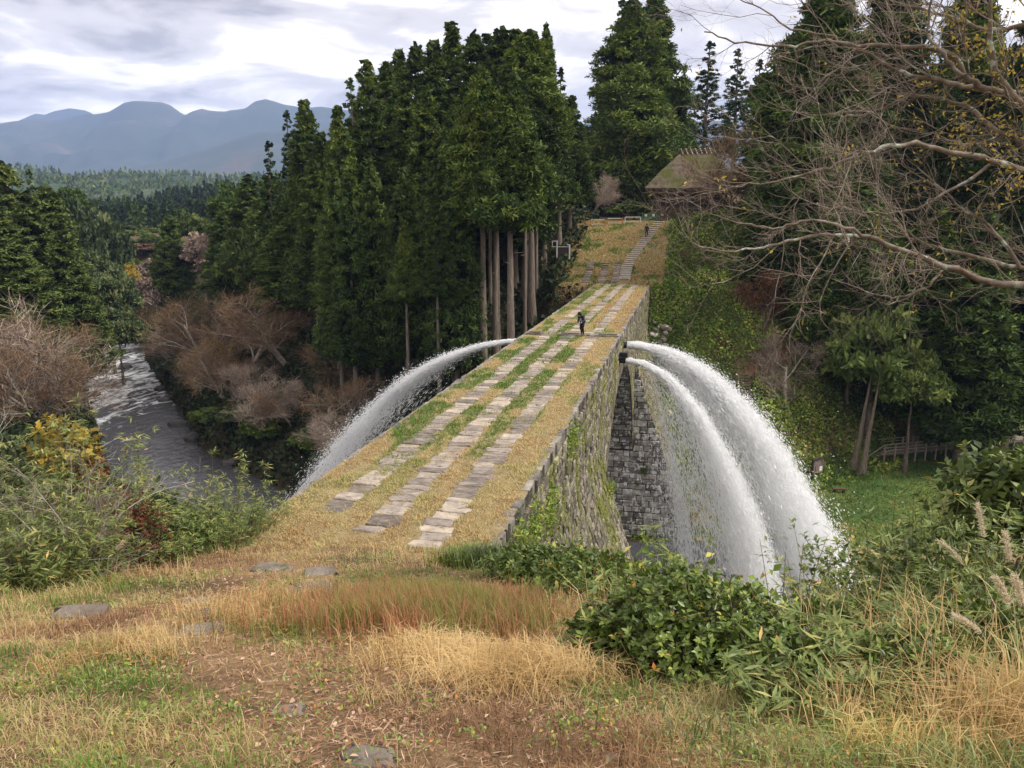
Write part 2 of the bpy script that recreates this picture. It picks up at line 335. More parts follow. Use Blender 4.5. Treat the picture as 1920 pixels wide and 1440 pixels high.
mat_noise('mortar', [(0.3, (0.03, 0.027, 0.022)), (0.7, (0.075, 0.07, 0.05))], scale=3, rough=1, bump=0.4)
mat_noise('deck_fill', [(0.25, (0.13, 0.11, 0.05)), (0.5, (0.23, 0.18, 0.09)), (0.75, (0.34, 0.27, 0.15))], scale=2.5, detail=9, rough=1, bump=0.6, bscale=30, bdist=0.02)
mat_noise('rock', [(0.25, (0.07, 0.06, 0.05)), (0.5, (0.17, 0.145, 0.12)), (0.8, (0.31, 0.27, 0.22))], scale=1.7, rough=0.95, bump=0.9, bscale=6, bdist=0.08, spots=[((0.07, 0.09, 0.03), 1.2, 0.58, 0.08)])
mat_noise('step_stone', [(0.3, (0.45, 0.41, 0.36)), (0.7, (0.72, 0.67, 0.6))], scale=4, rough=0.9, bump=0.4)
mat_noise('path_earth', [(0.3, (0.1, 0.05, 0.03)), (0.7, (0.2, 0.105, 0.065))], scale=1.2, rough=1, bump=0.3)
mat_noise('old_wood', [(0.3, (0.07, 0.05, 0.035)), (0.7, (0.2, 0.16, 0.12))], scale=3, rough=0.9, bump=0.3, stretch=(1, 1, 6))
mat_noise('grey_wood', [(0.3, (0.22, 0.175, 0.135)), (0.7, (0.44, 0.38, 0.31))], scale=3, rough=0.9, bump=0.3)
mat_noise('bark_cedar', [(0.3, (0.1, 0.08, 0.062)), (0.55, (0.23, 0.185, 0.145)), (0.8, (0.38, 0.32, 0.26))], scale=3.0, rough=0.95, bump=0.8, stretch=(4, 4, 0.35), bdist=0.08)
mat_noise('bark_pale', [(0.3, (0.17, 0.13, 0.1)), (0.5, (0.33, 0.29, 0.24)), (0.75, (0.56, 0.53, 0.46))], scale=4, rough=0.9, bump=0.4, spots=[((0.34, 0.36, 0.26), 2.2, 0.6, 0.08)])
mat_noise('bark_brown', [(0.3, (0.07, 0.05, 0.04)), (0.55, (0.16, 0.12, 0.095)), (0.8, (0.28, 0.23, 0.19))], scale=3, rough=0.95, bump=0.4)
mat_noise('limb_bark', [(0.25, (0.07, 0.054, 0.04)), (0.5, (0.18, 0.142, 0.108)), (0.75, (0.38, 0.335, 0.27))], scale=5, rough=0.92, bump=0.6, bscale=18, bdist=0.02, spots=[((0.40, 0.42, 0.34), 3.3, 0.58, 0.05), ((0.13, 0.075, 0.035), 1.6, 0.6, 0.06)])
mat_noise('wet_rock', [(0.3, (0.03, 0.028, 0.026)), (0.7, (0.1, 0.09, 0.08))], scale=1.5, rough=0.5, bump=0.8, bscale=5, bdist=0.1)
def mat_river():
    m, nt, out = nodes('river'); L = nt.links.new; g = N(nt, 'ShaderNodeNewGeometry')
    mp = N(nt, 'ShaderNodeMapping'); mp.inputs['Rotation'].default_value = (0, 0, R(-30)); mp.inputs['Scale'].default_value = (1, 0.45, 1); L(g.outputs['Position'], mp.inputs[0])
    n1 = N(nt, 'ShaderNodeTexNoise'); n1.inputs['Scale'].default_value = 0.42; n1.inputs['Detail'].default_value = 9; n1.inputs['Roughness'].default_value = 0.68; n1.inputs['Distortion'].default_value = 1.2; L(mp.outputs[0], n1.inputs['Vector'])
    at_ = N(nt, 'ShaderNodeAttribute', attribute_name='tint')
    ad = N(nt, 'ShaderNodeMath', operation='ADD'); L(n1.outputs['Fac'], ad.inputs[0]); L(at_.outputs['Fac'], ad.inputs[1])
    mr = N(nt, 'ShaderNodeMapRange'); L(ad.outputs[0], mr.inputs[0]); mr.inputs[1].default_value = 0.64; mr.inputs[2].default_value = 0.8
    wb = N(nt, 'ShaderNodeBsdfPrincipled'); wb.inputs['Base Color'].default_value = (0.06, 0.06, 0.068, 1); wb.inputs['Roughness'].default_value = 0.2; wb.inputs['IOR'].default_value = 1.33
    fb = N(nt, 'ShaderNodeBsdfPrincipled'); fb.inputs['Base Color'].default_value = (0.8, 0.82, 0.85, 1); fb.inputs['Roughness'].default_value = 0.7
    n2 = N(nt, 'ShaderNodeTexNoise'); n2.inputs['Scale'].default_value = 1.5; n2.inputs['Detail'].default_value = 7; L(mp.outputs[0], n2.inputs['Vector'])
    bp = N(nt, 'ShaderNodeBump'); bp.inputs['Strength'].default_value = 0.5; bp.inputs['Distance'].default_value = 0.35; L(n2.outputs['Fac'], bp.inputs['Height']); L(bp.outputs[0], wb.inputs['Normal'])
    mx = N(nt, 'ShaderNodeMixShader'); L(mr.outputs[0], mx.inputs[0]); L(wb.outputs[0], mx.inputs[1]); L(fb.outputs[0], mx.inputs[2]); L(mx.outputs[0], out.inputs[0])
mat_river()
def mat_spray():
    m, nt, out = nodes('spray'); L = nt.links.new
    bs = N(nt, 'ShaderNodeBsdfPrincipled'); bs.inputs['Base Color'].default_value = (0.97, 0.97, 0.98, 1); bs.inputs['Roughness'].default_value = 0.5
    tr = N(nt, 'ShaderNodeBsdfTranslucent'); tr.inputs['Color'].default_value = (0.95, 0.96, 0.97, 1)
    mx = N(nt, 'ShaderNodeMixShader'); mx.inputs[0].default_value = 0.6; L(bs.outputs[0], mx.inputs[1]); L(tr.outputs[0], mx.inputs[2]); L(mx.outputs[0], out.inputs[0])
    def vol(name, dens):
        m, nt, out = nodes(name); v = N(nt, 'ShaderNodeVolumePrincipled'); v.inputs['Color'].default_value = (0.98, 0.98, 0.99, 1)
        v.inputs['Density'].default_value = dens; v.inputs['Anisotropy'].default_value = 0.0; nt.links.new(v.outputs[0], out.inputs['Volume'])
    vol('mist', 0.46); vol('mist_thin', 0.26)
mat_spray()

# ------------------------------------------------------------------ the ground: one sheet to the horizon
def axis(fine0, fine1, step, mid0, mid1, mstep, far0, far1):
    a = list(np.arange(fine0, fine1 + 1e-6, step)); v = fine1
    while v < mid1: v += mstep; a.append(v)
    st = mstep
    while v < far1: st *= 1.22; v = min(v + st, far1); a.append(v)
    v = fine0
    while v > mid0: v -= mstep; a.insert(0, v)
    st = mstep
    while v > far0: st *= 1.22; v = max(v - st, far0); a.insert(0, v)
    return np.array(a)
xs = axis(-11, 9, 0.28, -110, 75, 1.3, -8000, 8000); ys = axis(1, 24, 0.28, -20, 190, 1.3, -1500, 8000)
X, Y = np.meshgrid(xs, ys); Z = terrain(X, Y)
def ground_tint(x, y):
    s, o = local(x, y); sr = np.interp(o, SR_O, SR_S); t = (s - sr) * np.interp(o, SR_O, SR_K)
    Lw = np.interp(o, [-16, -9, 4, 12, 20, 35, 60, 120], [0, 9, 9.5, 10.5, 15, 25, 30, 34])
    n = fbm(x / 5.0, y / 5.0, 21) - 0.5
    tt = np.full(np.shape(x), 0.1)
    lawn = sstep(o, 5, 11) * sstep(t, 3, 6) * (1 - sstep(t, Lw + 6, Lw + 14))
    tt = tt * (1 - lawn) + (0.95 + n * 0.5) * lawn
    slope = sstep(o, 3.5, 6) * sstep(t, 8, 12) * (1 - sstep(o, 20, 30)) * (1 - lawn)
    tt = tt * (1 - slope) + (0.6 + n * 1.4) * 0.6 * slope
    near = (1 - sstep(y, 20, 26)) * (1 - sstep(-x, 7.5, 9.5)) * (1 - sstep(x, 6, 9)) * (y > -5)
    nn = fbm(x / 1.6, y / 1.6, 31) - 0.5
    tt = tt * (1 - near) + (0.50 + nn * 0.55) * near
    rw = (1 - sstep(np.abs(o + 1.2), 5.2, 7.5)) * sstep(s, 73, 75) * (1 - sstep(s, 99, 104))
    tt = tt * (1 - rw) + (0.62 + n * 0.5) * rw
    d = np.hypot(x, y); far = sstep(d, 200, 300)
    tt = tt * (1 - far) + (0.2 + 0.9 * (fbm(x / 120.0, y / 120.0, 41) - 0.3)) * far
    return np.clip(tt, 0, 1)
nx, ny = len(xs), len(ys)
gi = (np.arange(ny - 1)[:, None] * nx + np.arange(nx - 1)[None]).reshape(-1)
obj('ground', mesh('ground', np.stack([X, Y, Z], -1).reshape(-1, 3), [np.stack([gi, gi + 1, gi + nx + 1, gi + nx], 1)], ground_tint(X, Y).ravel(), True), 'ground', kind='structure')

# river surface
oo = np.arange(-170, 130, 1.0); V = []; T = []
ww = np.linspace(-10, 10, 15)
for o_ in oo:
    s0 = np.interp(o_, SR_O, SR_S); k = np.interp(o_, SR_O, SR_K)
    sm = (np.interp(o_ - 4, SR_O, SR_S) + s0 + np.interp(o_ + 4, SR_O, SR_S)) / 3
    for w_ in ww:
        p = bw(sm + w_ / k, o_, -19.75); V.append(p)
        pool = math.exp(-((o_ - 19) ** 2 + (w_ + 1) ** 2) / 60.0)
        rap = sstep(-o_, 56, 80) * 0.19 + 0.04 * sstep(-o_, 45, 60)
        T.append(0.3 * pool + rap - 0.03)
n = len(ww); q = (np.arange(len(oo) - 1)[:, None] * n + np.arange(n - 1)[None]).reshape(-1)
obj('river', mesh('river', V, [np.stack([q, q + 1, q + n + 1, q + n], 1)], T, True), 'river', kind='structure')

# mountains
def ridge(name, prof, yr, yfoot, zfoot, mat, rel, seed, wave, back=1.4, ncol=220, nrow=26):
    px = np.array([p[0] for p in prof], float); py = np.array([p[1] for p in prof], float)
    cols = np.linspace(px[0], px[-1], ncol); rows = np.linspace(0, 1 + (back - 1), nrow)
    V = []
    for c in cols:
        top = at(c, np.interp(c, px, py), yr)
        for r_ in rows:
            y = yfoot + (yr - yfoot) * r_
            h = r_ ** 1.25 if r_ <= 1 else max(0.0, 1 - (r_ - 1) / (back - 1)) ** 1.2
            x = top[0] * (0.55 * (y / yr) + 0.45)
            z = zfoot + (top[2] - zfoot) * h + (float(fbm(x / wave, y / wave, seed, 5)) - 0.5) * rel * (1 - abs(2 * min(r_, 1) - 1) ** 3) * (1 if r_ < 1 else 0.3)
            V.append((x, y, z))
    i = (np.arange(ncol - 1)[:, None] * nrow + np.arange(nrow - 1)[None]).reshape(-1)
    return obj(name, mesh(name, V, [np.stack([i, i + nrow, i + nrow + 1, i + 1], 1)], None, True), mat, kind='structure')
mc = [(-900, 330), (-400, 270), (0, 250), (60, 240), (130, 232), (220, 228), (300, 240), (380, 225), (440, 210), (510, 192), (570, 195), (650, 180), (700, 150), (740, 125), (800, 113), (860, 115), (970, 122), (1020, 140), (1080, 185), (1120, 207), (1160, 185), (1220, 170), (1270, 182), (1360, 185), (1480, 155), (1530, 115), (1590, 102), (1640, 115), (1700, 135), (1790, 150), (1860, 155), (1920, 148), (2300, 200), (3200, 260), (4500, 230), (6500, 300)]
ridge('mountain_range', [(a / 3.2, 150 + b / 3.2) for a, b in mc], 6000, 3600, 60, 'mountain', 480, 51, 520, ncol=420, nrow=40)
ridge('far_mountain', [(-200, 260), (20, 232), (45, 222), (66, 213), (84, 215), (103, 208), (131, 203), (160, 207), (200, 225), (300, 250), (420, 240)], 7600, 6600, 200, 'mountain', 100, 57, 900, back=1.25)
ridge('mountain_spur', [(180, 325), (240, 312), (312, 297), (340, 290), (400, 272), (440, 258), (480, 245), (512, 243), (600, 235), (800, 240), (1000, 260), (1500, 300)], 4300, 3000, 50, 'mountain', 120, 61, 500)
hc = [(-500, 480), (-200, 490), (0, 500), (60, 510), (150, 530), (220, 545), (330, 545), (400, 550), (480, 572), (580, 562), (650, 538), (720, 535), (800, 555), (900, 575), (1000, 575), (1150, 570), (1250, 590), (1500, 590), (2200, 580), (3000, 560)]
hill = ridge('hill', [(a / 3.2, 150 + b / 3.2 + 1) for a, b in hc], 1500, 800, 12, 'wooded_hill', 60, 71, 180, ncol=260)
def hill_trees(src, n):
    me = src.data; co = np.empty(len(me.vertices) * 3); me.vertices.foreach_get('co', co); co = co.reshape(-1, 3); f = np.empty(len(me.polygons) * 4, np.int32); me.loops.foreach_get('vertex_index', f); f = f.reshape(-1, 4)
    rr = np.random.default_rng(66); c = co[f].mean(1); ok = np.where((c[:, 0] < 150) & (c[:, 0] > -1500))[0]; i = rr.choice(ok, n * 3); u, v = rr.random(n * 3)[:, None], rr.random(n * 3)[:, None]
    P = (co[f[i, 0]] * (1 - u) + co[f[i, 1]] * u) * (1 - v) + (co[f[i, 3]] * (1 - u) + co[f[i, 2]] * u) * v; P = P[fbm(P[:, 0] / 90, P[:, 1] / 90, 68) > 0.44][:n]; m = 9; k = len(P)
    w_ = rr.random((k, m)); az = rr.uniform(0, 6.28, (k, m)); H = rr.uniform(7, 13, k)[:, None]; rad = 3.2 * (1 - w_); Q = np.stack([P[:, :1] + rad * np.cos(az), P[:, 1:2] + rad * np.sin(az), P[:, 2:] + w_ * H], -1).reshape(-1, 3); d = rdir(len(Q), rr)
    V, F, T = quads(Q, unit(np.cross(d, rdir(len(Q), rr))) * 1.7, unit(d * 0.5 + np.array([0, 0, 0.7])) * 2.2, np.clip(np.repeat(rr.normal(0.55, 0.16, k), m) + rr.normal(0, 0.08, len(Q)), 0, 1))
    obj('distant_wood', mesh('distant_wood', V, [F], T), 'cedar_leaf', kind='stuff', label='patchy woods on the low hills below the mountains', category='wood')
ridge('wooded_slope', [(60, 446), (140, 431), (178, 418), (230, 404), (280, 388), (330, 378), (380, 372), (440, 366), (520, 361), (620, 356), (900, 356)], 560, 300, -6, 'wooded_hill', 14, 77, 60, ncol=120)

# ------------------------------------------------------------------ the bridge
SA0, SA1, RA, ZC_ = 23.1, 50.9, 14.8, -17.4      # arch: springings, radius, centre height
HW = 3.15
def flare(z):
    h = np.maximum(0, -np.asarray(z, float) - 3.5); return 0.36 * h * h / (h + 2.0)
bridge = thing('aqueduct_bridge', 'long stone aqueduct bridge with grassy paved deck, flared walls and one arch', 'bridge', bw(37, 0, 0), -R(12.3))
Minv = Matrix.Translation(Vector(bw(37, 0, 0))) @ Matrix.Rotation(-R(12.3), 4, 'Z')
# all bridge parts are modelled in (o, s-37, z): x right, y along
def bpart(name, me, mat, **k): return obj(name, me, mat, bridge, **k)
def body_mesh():
    V = []; F = []
    zs = [-0.06, -1, -2, -3, -4, -5, -6, -7.5, -9, -10.5, -12.3, -14, -16, -18, -20, -22.5]
    def block(s0, s1):
        k0 = len(V); nz = len(zs)
        for s_ in (s0, s1):
            for sg in (-1, 1):
                for z in zs: V.append((sg * (HW + float(flare(z))), s_ - 37, z))
        def id_(e, g, i): return k0 + (e * 2 + g) * nz + i
        for i in range(nz - 1):
            F.append((id_(0, 1, i), id_(0, 1, i + 1), id_(1, 1, i + 1), id_(1, 1, i)))
            F.append((id_(0, 0, i), id_(1, 0, i), id_(1, 0, i + 1), id_(0, 0, i + 1)))
            F.append((id_(0, 0, i), id_(0, 0, i + 1), id_(0, 1, i + 1), id_(0, 1, i)))
            F.append((id_(1, 0, i), id_(1, 1, i), id_(1, 1, i + 1), id_(1, 0, i + 1)))
        F.append((id_(0, 0, 0), id_(0, 1, 0), id_(1, 1, 0), id_(1, 0, 0)))
    block(-1.0, SA0); block(SA1, 77.0)
    k0 = len(V); m = 40
    for i in range(m + 1):
        s_ = SA0 + (SA1 - SA0) * i / m; zi = ZC_ + math.sqrt(max(0, RA * RA - (s_ - 37) ** 2))
        for sg in (-1, 1): V.extend([(sg * HW, s_ - 37, -0.06), (sg * HW, s_ - 37, zi)])
    for i in range(m):
        a = k0 + i * 4; b = a + 4
        F.extend([(a, a + 1, b + 1, b), (a + 2, b + 2, b + 3, a + 3), (a, b, b + 2, a + 2), (a + 1, a + 3, b + 3, b + 1)])
    me = bpy.data.meshes.new('body'); me.from_pydata(V, [], F); return me
bpart('body', body_mesh(), 'mortar')
# earth fill under the turf between the paving strips
V = [(x, y, -0.02 + 0.03 * (float(vnoise(x * 1.7 + 9, y * 0.8, 5)) - 0.5)) for y in np.arange(-38.4, 40.1, 0.6) for x in np.linspace(-HW + 0.02, HW - 0.02, 15)]
n = 15; q = (np.arange(len(V) // n - 1)[:, None] * n + np.arange(n - 1)[None]).reshape(-1)
bpart('earth_fill', mesh('earth_fill', V, [np.stack([q, q + 1, q + n + 1, q + n], 1)], None, True), 'deck_fill')

def slab_mesh(w, l, h, r, n=14, jit=0.05, e=0.16):
    a = (np.arange(n) + r.uniform(-0.25, 0.25, n)) / n * 2 * math.pi
    c, s_ = np.cos(a), np.sin(a)
    x = np.sign(c) * np.abs(c) ** e * w / 2; y = np.sign(s_) * np.abs(s_) ** e * l / 2
    x += r.normal(0, jit * 0.5, n); y += r.normal(0, jit * 0.35, n)
    tz = h + r.normal(0, 0.006, n); ins = 1 - 0.035 / max(min(w, l), 0.2)
    V = np.concatenate([np.stack([x, y, np.full(n, -0.15)], 1), np.stack([x, y, tz - 0.025], 1), np.stack([x * ins, y * ins, tz], 1)])
    F = [tuple(2 * n + j for j in range(n))]
    for k in (0, 1): F += [(k * n + j, k * n + (j + 1) % n, (k + 1) * n + (j + 1) % n, (k + 1) * n + j) for j in range(n)]
    return V, F
def simple(name, V, F):
    me = bpy.data.meshes.new(name); me.from_pydata(np.asarray(V).tolist(), [], F); a = me.attributes.new('tint', 'FLOAT', 'POINT'); a.data.foreach_set('value', np.full(len(V), trnd.random(), np.float32)); return me
r = np.random.default_rng(3)
slabs = []
for o_, sst in ((-1.55, 1.3), (-0.08, 0.2), (1.45, -0.4)):
    s_ = sst
    while s_ < 76.5:
        l = r.uniform(0.34, 0.74); w = r.uniform(0.62, 0.86)
        if r.random() < 0.1: l = r.uniform(0.8, 1.2)
        if abs(s_ - 34.4) > 0.55: slabs.append((s_ + l / 2, o_ + r.normal(0, 0.06), w, l * 0.97, r.uniform(-0.012, 0.028)))
        s_ += l
slabs.sort(key=lambda a: a[0]); rest = MB()
for i, (s_, o_, w, l, h) in enumerate(slabs):
    V, F = slab_mesh(w, l, h, r, jit=0.075, e=0.22)
    t_ = r.normal(0, 0.035); V = V @ np.array([[math.cos(t_), math.sin(t_), 0], [-math.sin(t_), math.cos(t_), 0], [0, 0, 1]])
    if i < 290: bpart('paving_slab', simple('paving_slab', V, F), 'slab', loc=(o_, s_ - 37, 0))
    else: rest.add(V + np.array([o_, s_ - 37, 0]), F)
rest.obj('far_paving', 'slab', bridge, kind='stuff')
# coping stones along both edges
for sg in (1, -1):
    s_ = -0.3 if sg > 0 else 2.2
    while s_ < 76.6:
        l = r.uniform(0.45, 0.95); w = r.uniform(0.16, 0.32)
        if not (sg < 0 and r.random() < 0.12):
            V, F = slab_mesh(w, l * 0.96, r.uniform(-0.03, 0.018), r, jit=0.06); V[:len(V) // 3, 2] = -0.36
            bpart('coping_stone', simple('coping_stone', V, F), 'coping', loc=(sg * (HW - w / 2 + r.uniform(-0.03, 0.035)), s_ + l / 2 - 37, 0))
        s_ += l
# wall stones
def stone(S, u0, u1, v0, v1, dep, r, bev=0.05):
    """S(u, v) -> (point, outward normal); a stone with a proud, bevelled, uneven face"""
    g = 0.026; cs = [(u0 + g, v0 + g), (u1 - g, v0 + g), (u1 - g, v1 - g), (u0 + g, v1 - g)]
    cu, cv = (u0 + u1) / 2, (v0 + v1) / 2; V = []
    js = r.normal(0, 0.022, (4, 2))
    for lvl in (0, 1, 2):
        for (u, v), j in zip(cs, js):
            u2 = u + j[0]; v2 = v + j[1]
            if lvl == 2: u2 += (cu - u2) * bev * 2 / max(u1 - u0, 0.2); v2 += (cv - v2) * bev * 2 / max(v1 - v0, 0.2)
            p, nn = S(u2, v2); V.append(np.array(p) + np.array(nn) * (-0.04, dep - bev * 0.7, dep + r.normal(0, 0.01))[lvl])
    F = [(8, 9, 10, 11)] + [(k * 4 + j, k * 4 + (j + 1) % 4, k * 4 + 4 + (j + 1) % 4, k * 4 + 4 + j) for k in (0, 1) for j in range(4)]
    return np.array(V), F
def side(sg):
    def S(s_, z):
        f = float(flare(z)); df = float(flare(z - 0.05) - flare(z)) / 0.05; nn = np.array([sg, 0, df]); return (sg * (HW + f), s_ - 37, z), nn / np.linalg.norm(nn)
    return S
def sideflat(sg): return lambda s_, z: ((sg * HW, s_ - 37, z), (sg, 0, 0))
wall = MB(); span = MB(); bar = MB(); lich = MB()
for sg in (1, -1):
    z = -0.38; k = 0
    while z > -19.5:
        hh = r.uniform(0.28, 0.4)
        for (a, b) in ((-0.8, SA0), (SA1, 76.8)):
            s_ = a - r.uniform(0, 0.3)
            while s_ < b - 0.1:
                l = r.uniform(0.3, 0.62); e = min(s_ + l, b)
                if b - e < 0.25: e = b
                # keep to the part that stands clear of the hillside
                gz = th(*bw(e, sg * (HW + float(flare(z))))[:2])
                if z > gz - 0.8 and (sg > 0 or z > -5): wall.add(*stone(side(sg), max(s_, a), e, z - hh, z, r.uniform(0.03, 0.11), r))
                s_ = e
        s_ = SA0 + r.uniform(-0.3, 0)
        while s_ < SA1:
            l = r.uniform(0.4, 0.75); c = max(abs(s_ - 37), abs(s_ + l - 37))
            if (z - hh - ZC_) > 0 and c * c + (z - hh - ZC_) ** 2 > (RA + 0.75) ** 2: span.add(*stone(sideflat(sg), max(s_, SA0), min(s_ + l, SA1), z - hh, z, r.uniform(0.02, 0.07), r))
            s_ += l
        z -= hh
    # arch ring
    a0 = math.asin((-12.3 - ZC_) / RA); aa = np.linspace(a0, math.pi - a0, 62)
    for i in range(61):
        for rr in ((RA, RA + 0.72),):
            def S(u, v, sg=sg): return (sg * HW, v * math.cos(u), ZC_ + v * math.sin(u)), (sg, 0, 0)
            q_ = [S(aa[i] + 0.001, rr[0]), S(aa[i + 1] - 0.001, rr[0]), S(aa[i + 1] - 0.001, rr[1]), S(aa[i] + 0.001, rr[1])]
            d_ = r.uniform(0.05, 0.09); V = [np.array(p) for p, _ in q_] + [np.array(p) + np.array([sg * d_, 0, 0]) for p, _ in q_]
            span.add(V, [(4, 5, 6, 7), (0, 1, 5, 4), (1, 2, 6, 5), (2, 3, 7, 6), (3, 0, 4, 7)])
wall.obj('masonry', 'wall_grey', bridge, kind='stuff')
span.obj('spandrel_masonry', 'wall_grey', bridge, kind='stuff')
# barrel stones
a0 = math.asin((-12.3 - ZC_) / RA)
for i in range(52):
    b0 = a0 + (math.pi - 2 * a0) * i / 52; b1 = a0 + (math.pi - 2 * a0) * (i + 1) / 52; o_ = -HW - r.uniform(0, 0.5)
    while o_ < HW:
        l = r.uniform(0.6, 1.1)
        def S(u, v): return (u, RA * math.cos(v / RA), ZC_ + RA * math.sin(v / RA)), (0, -math.cos(v / RA), -math.sin(v / RA))
        bar.add(*stone(S, max(o_, -HW), min(o_ + l, HW), b0 * RA, b1 * RA, r.uniform(0.02, 0.06), r)); o_ += l
bar.obj('arch_barrel', 'wall_lichen', bridge, kind='stuff')
# the river faces of the abutments: every stone of the far one is picked out
nst = 0
for face, (sp, sgn) in enumerate(((SA1, -1), (SA0, 1))):
    z = -3.6
    while z > -21.6:
        hh = r.uniform(0.42, 0.6); w = HW + float(flare(z - hh / 2)); o_ = -w + r.uniform(-0.3, 0)
        while o_ < w - 0.1:
            l = r.uniform(0.5, 1.0); e = min(o_ + l, w)
            if w - e < 0.3: e = w
            def S(u, v): return (u, sp - 37, v), (0, sgn, 0)
            inside = z > -12.3 and max(abs(o_), abs(e)) < HW + 0.05
            if z > -12.3 and not inside:
                if o_ < HW < e: o2 = HW + 0.02
                else: o2 = o_
                if o_ < -HW < e: e2 = -HW - 0.02
                else: e2 = e
            else: o2, e2 = o_, e
            if not inside and e2 - o2 > 0.12:
                V, F = stone(S, max(o2, -w), e2, z - hh, z, r.uniform(0.03, 0.09), r)
                if face == 0 and (o2 + e2) / 2 > 0.6 and nst < 295:
                    c = V.mean(0); bpart('wall_stone', simple('wall_stone', V - c, F), 'wall_lichen', loc=c); nst += 1
                else: lich.add(V, F)
            o_ = e
        z -= hh
lich.obj('abutment_masonry', 'wall_lichen', bridge, kind='stuff')
# valve pits across the middle of the deck
for nm, o_, w in (('valve_pit', -2.45, 0.85), ('valve_pit', -0.1, 1.25), ('valve_pit', 2.35, 1.3)):
    b = MB(); h = 0.11
    b.box((o_, -2.6 - 0.36, h / 2), (w + 0.2, 0.12, h)); b.box((o_, -2.6 + 0.36, h / 2), (w + 0.2, 0.12, h))
    b.box((o_ - w / 2 - 0.04, -2.6, h / 2), (0.12, 0.6, h)); b.box((o_ + w / 2 + 0.04, -2.6, h / 2), (0.12, 0.6, h))
    pit = b.obj(nm, 'coping', bridge)
    MB().box((o_, -2.6, 0.02), (w - 0.06, 0.58, 0.03)).obj('shade_plate', mat_flat('pit_shade', (0.012, 0.012, 0.012)) if 'pit_shade' not in MATS else 'pit_shade', pit)  # black plate paints the shade inside the pit; the deck below is solid
b = MB()
for dx, dy in ((0, 0), (0.28, 0.1), (0.5, -0.04)): b.box((0.85 + dx, -2.62 + dy, 0.12), (0.26, 0.2, 0.14), rz=dx)
b.obj('plug_stone', 'step_stone', bridge)
# spouts
mat_flat('dark_iron', (0.03, 0.03, 0.03))
sp_ = MB().tube([(3.0, -0.0, -0.95), (3.45, 0, -0.95)], 0.22, 10).obj('spout', 'dark_iron', bridge)
MB().tube([(3.0, -3, -1.5), (3.6, -3, -1.5)], 0.18, 10).box((3.4, -3, -1.12), (0.6, 0.5, 0.3)).obj('spout', 'dark_iron', bridge)
MB().tube([(-3.0, 0, -0.95), (-3.45, 0, -0.95)], 0.22, 10).obj('spout', 'dark_iron', bridge)

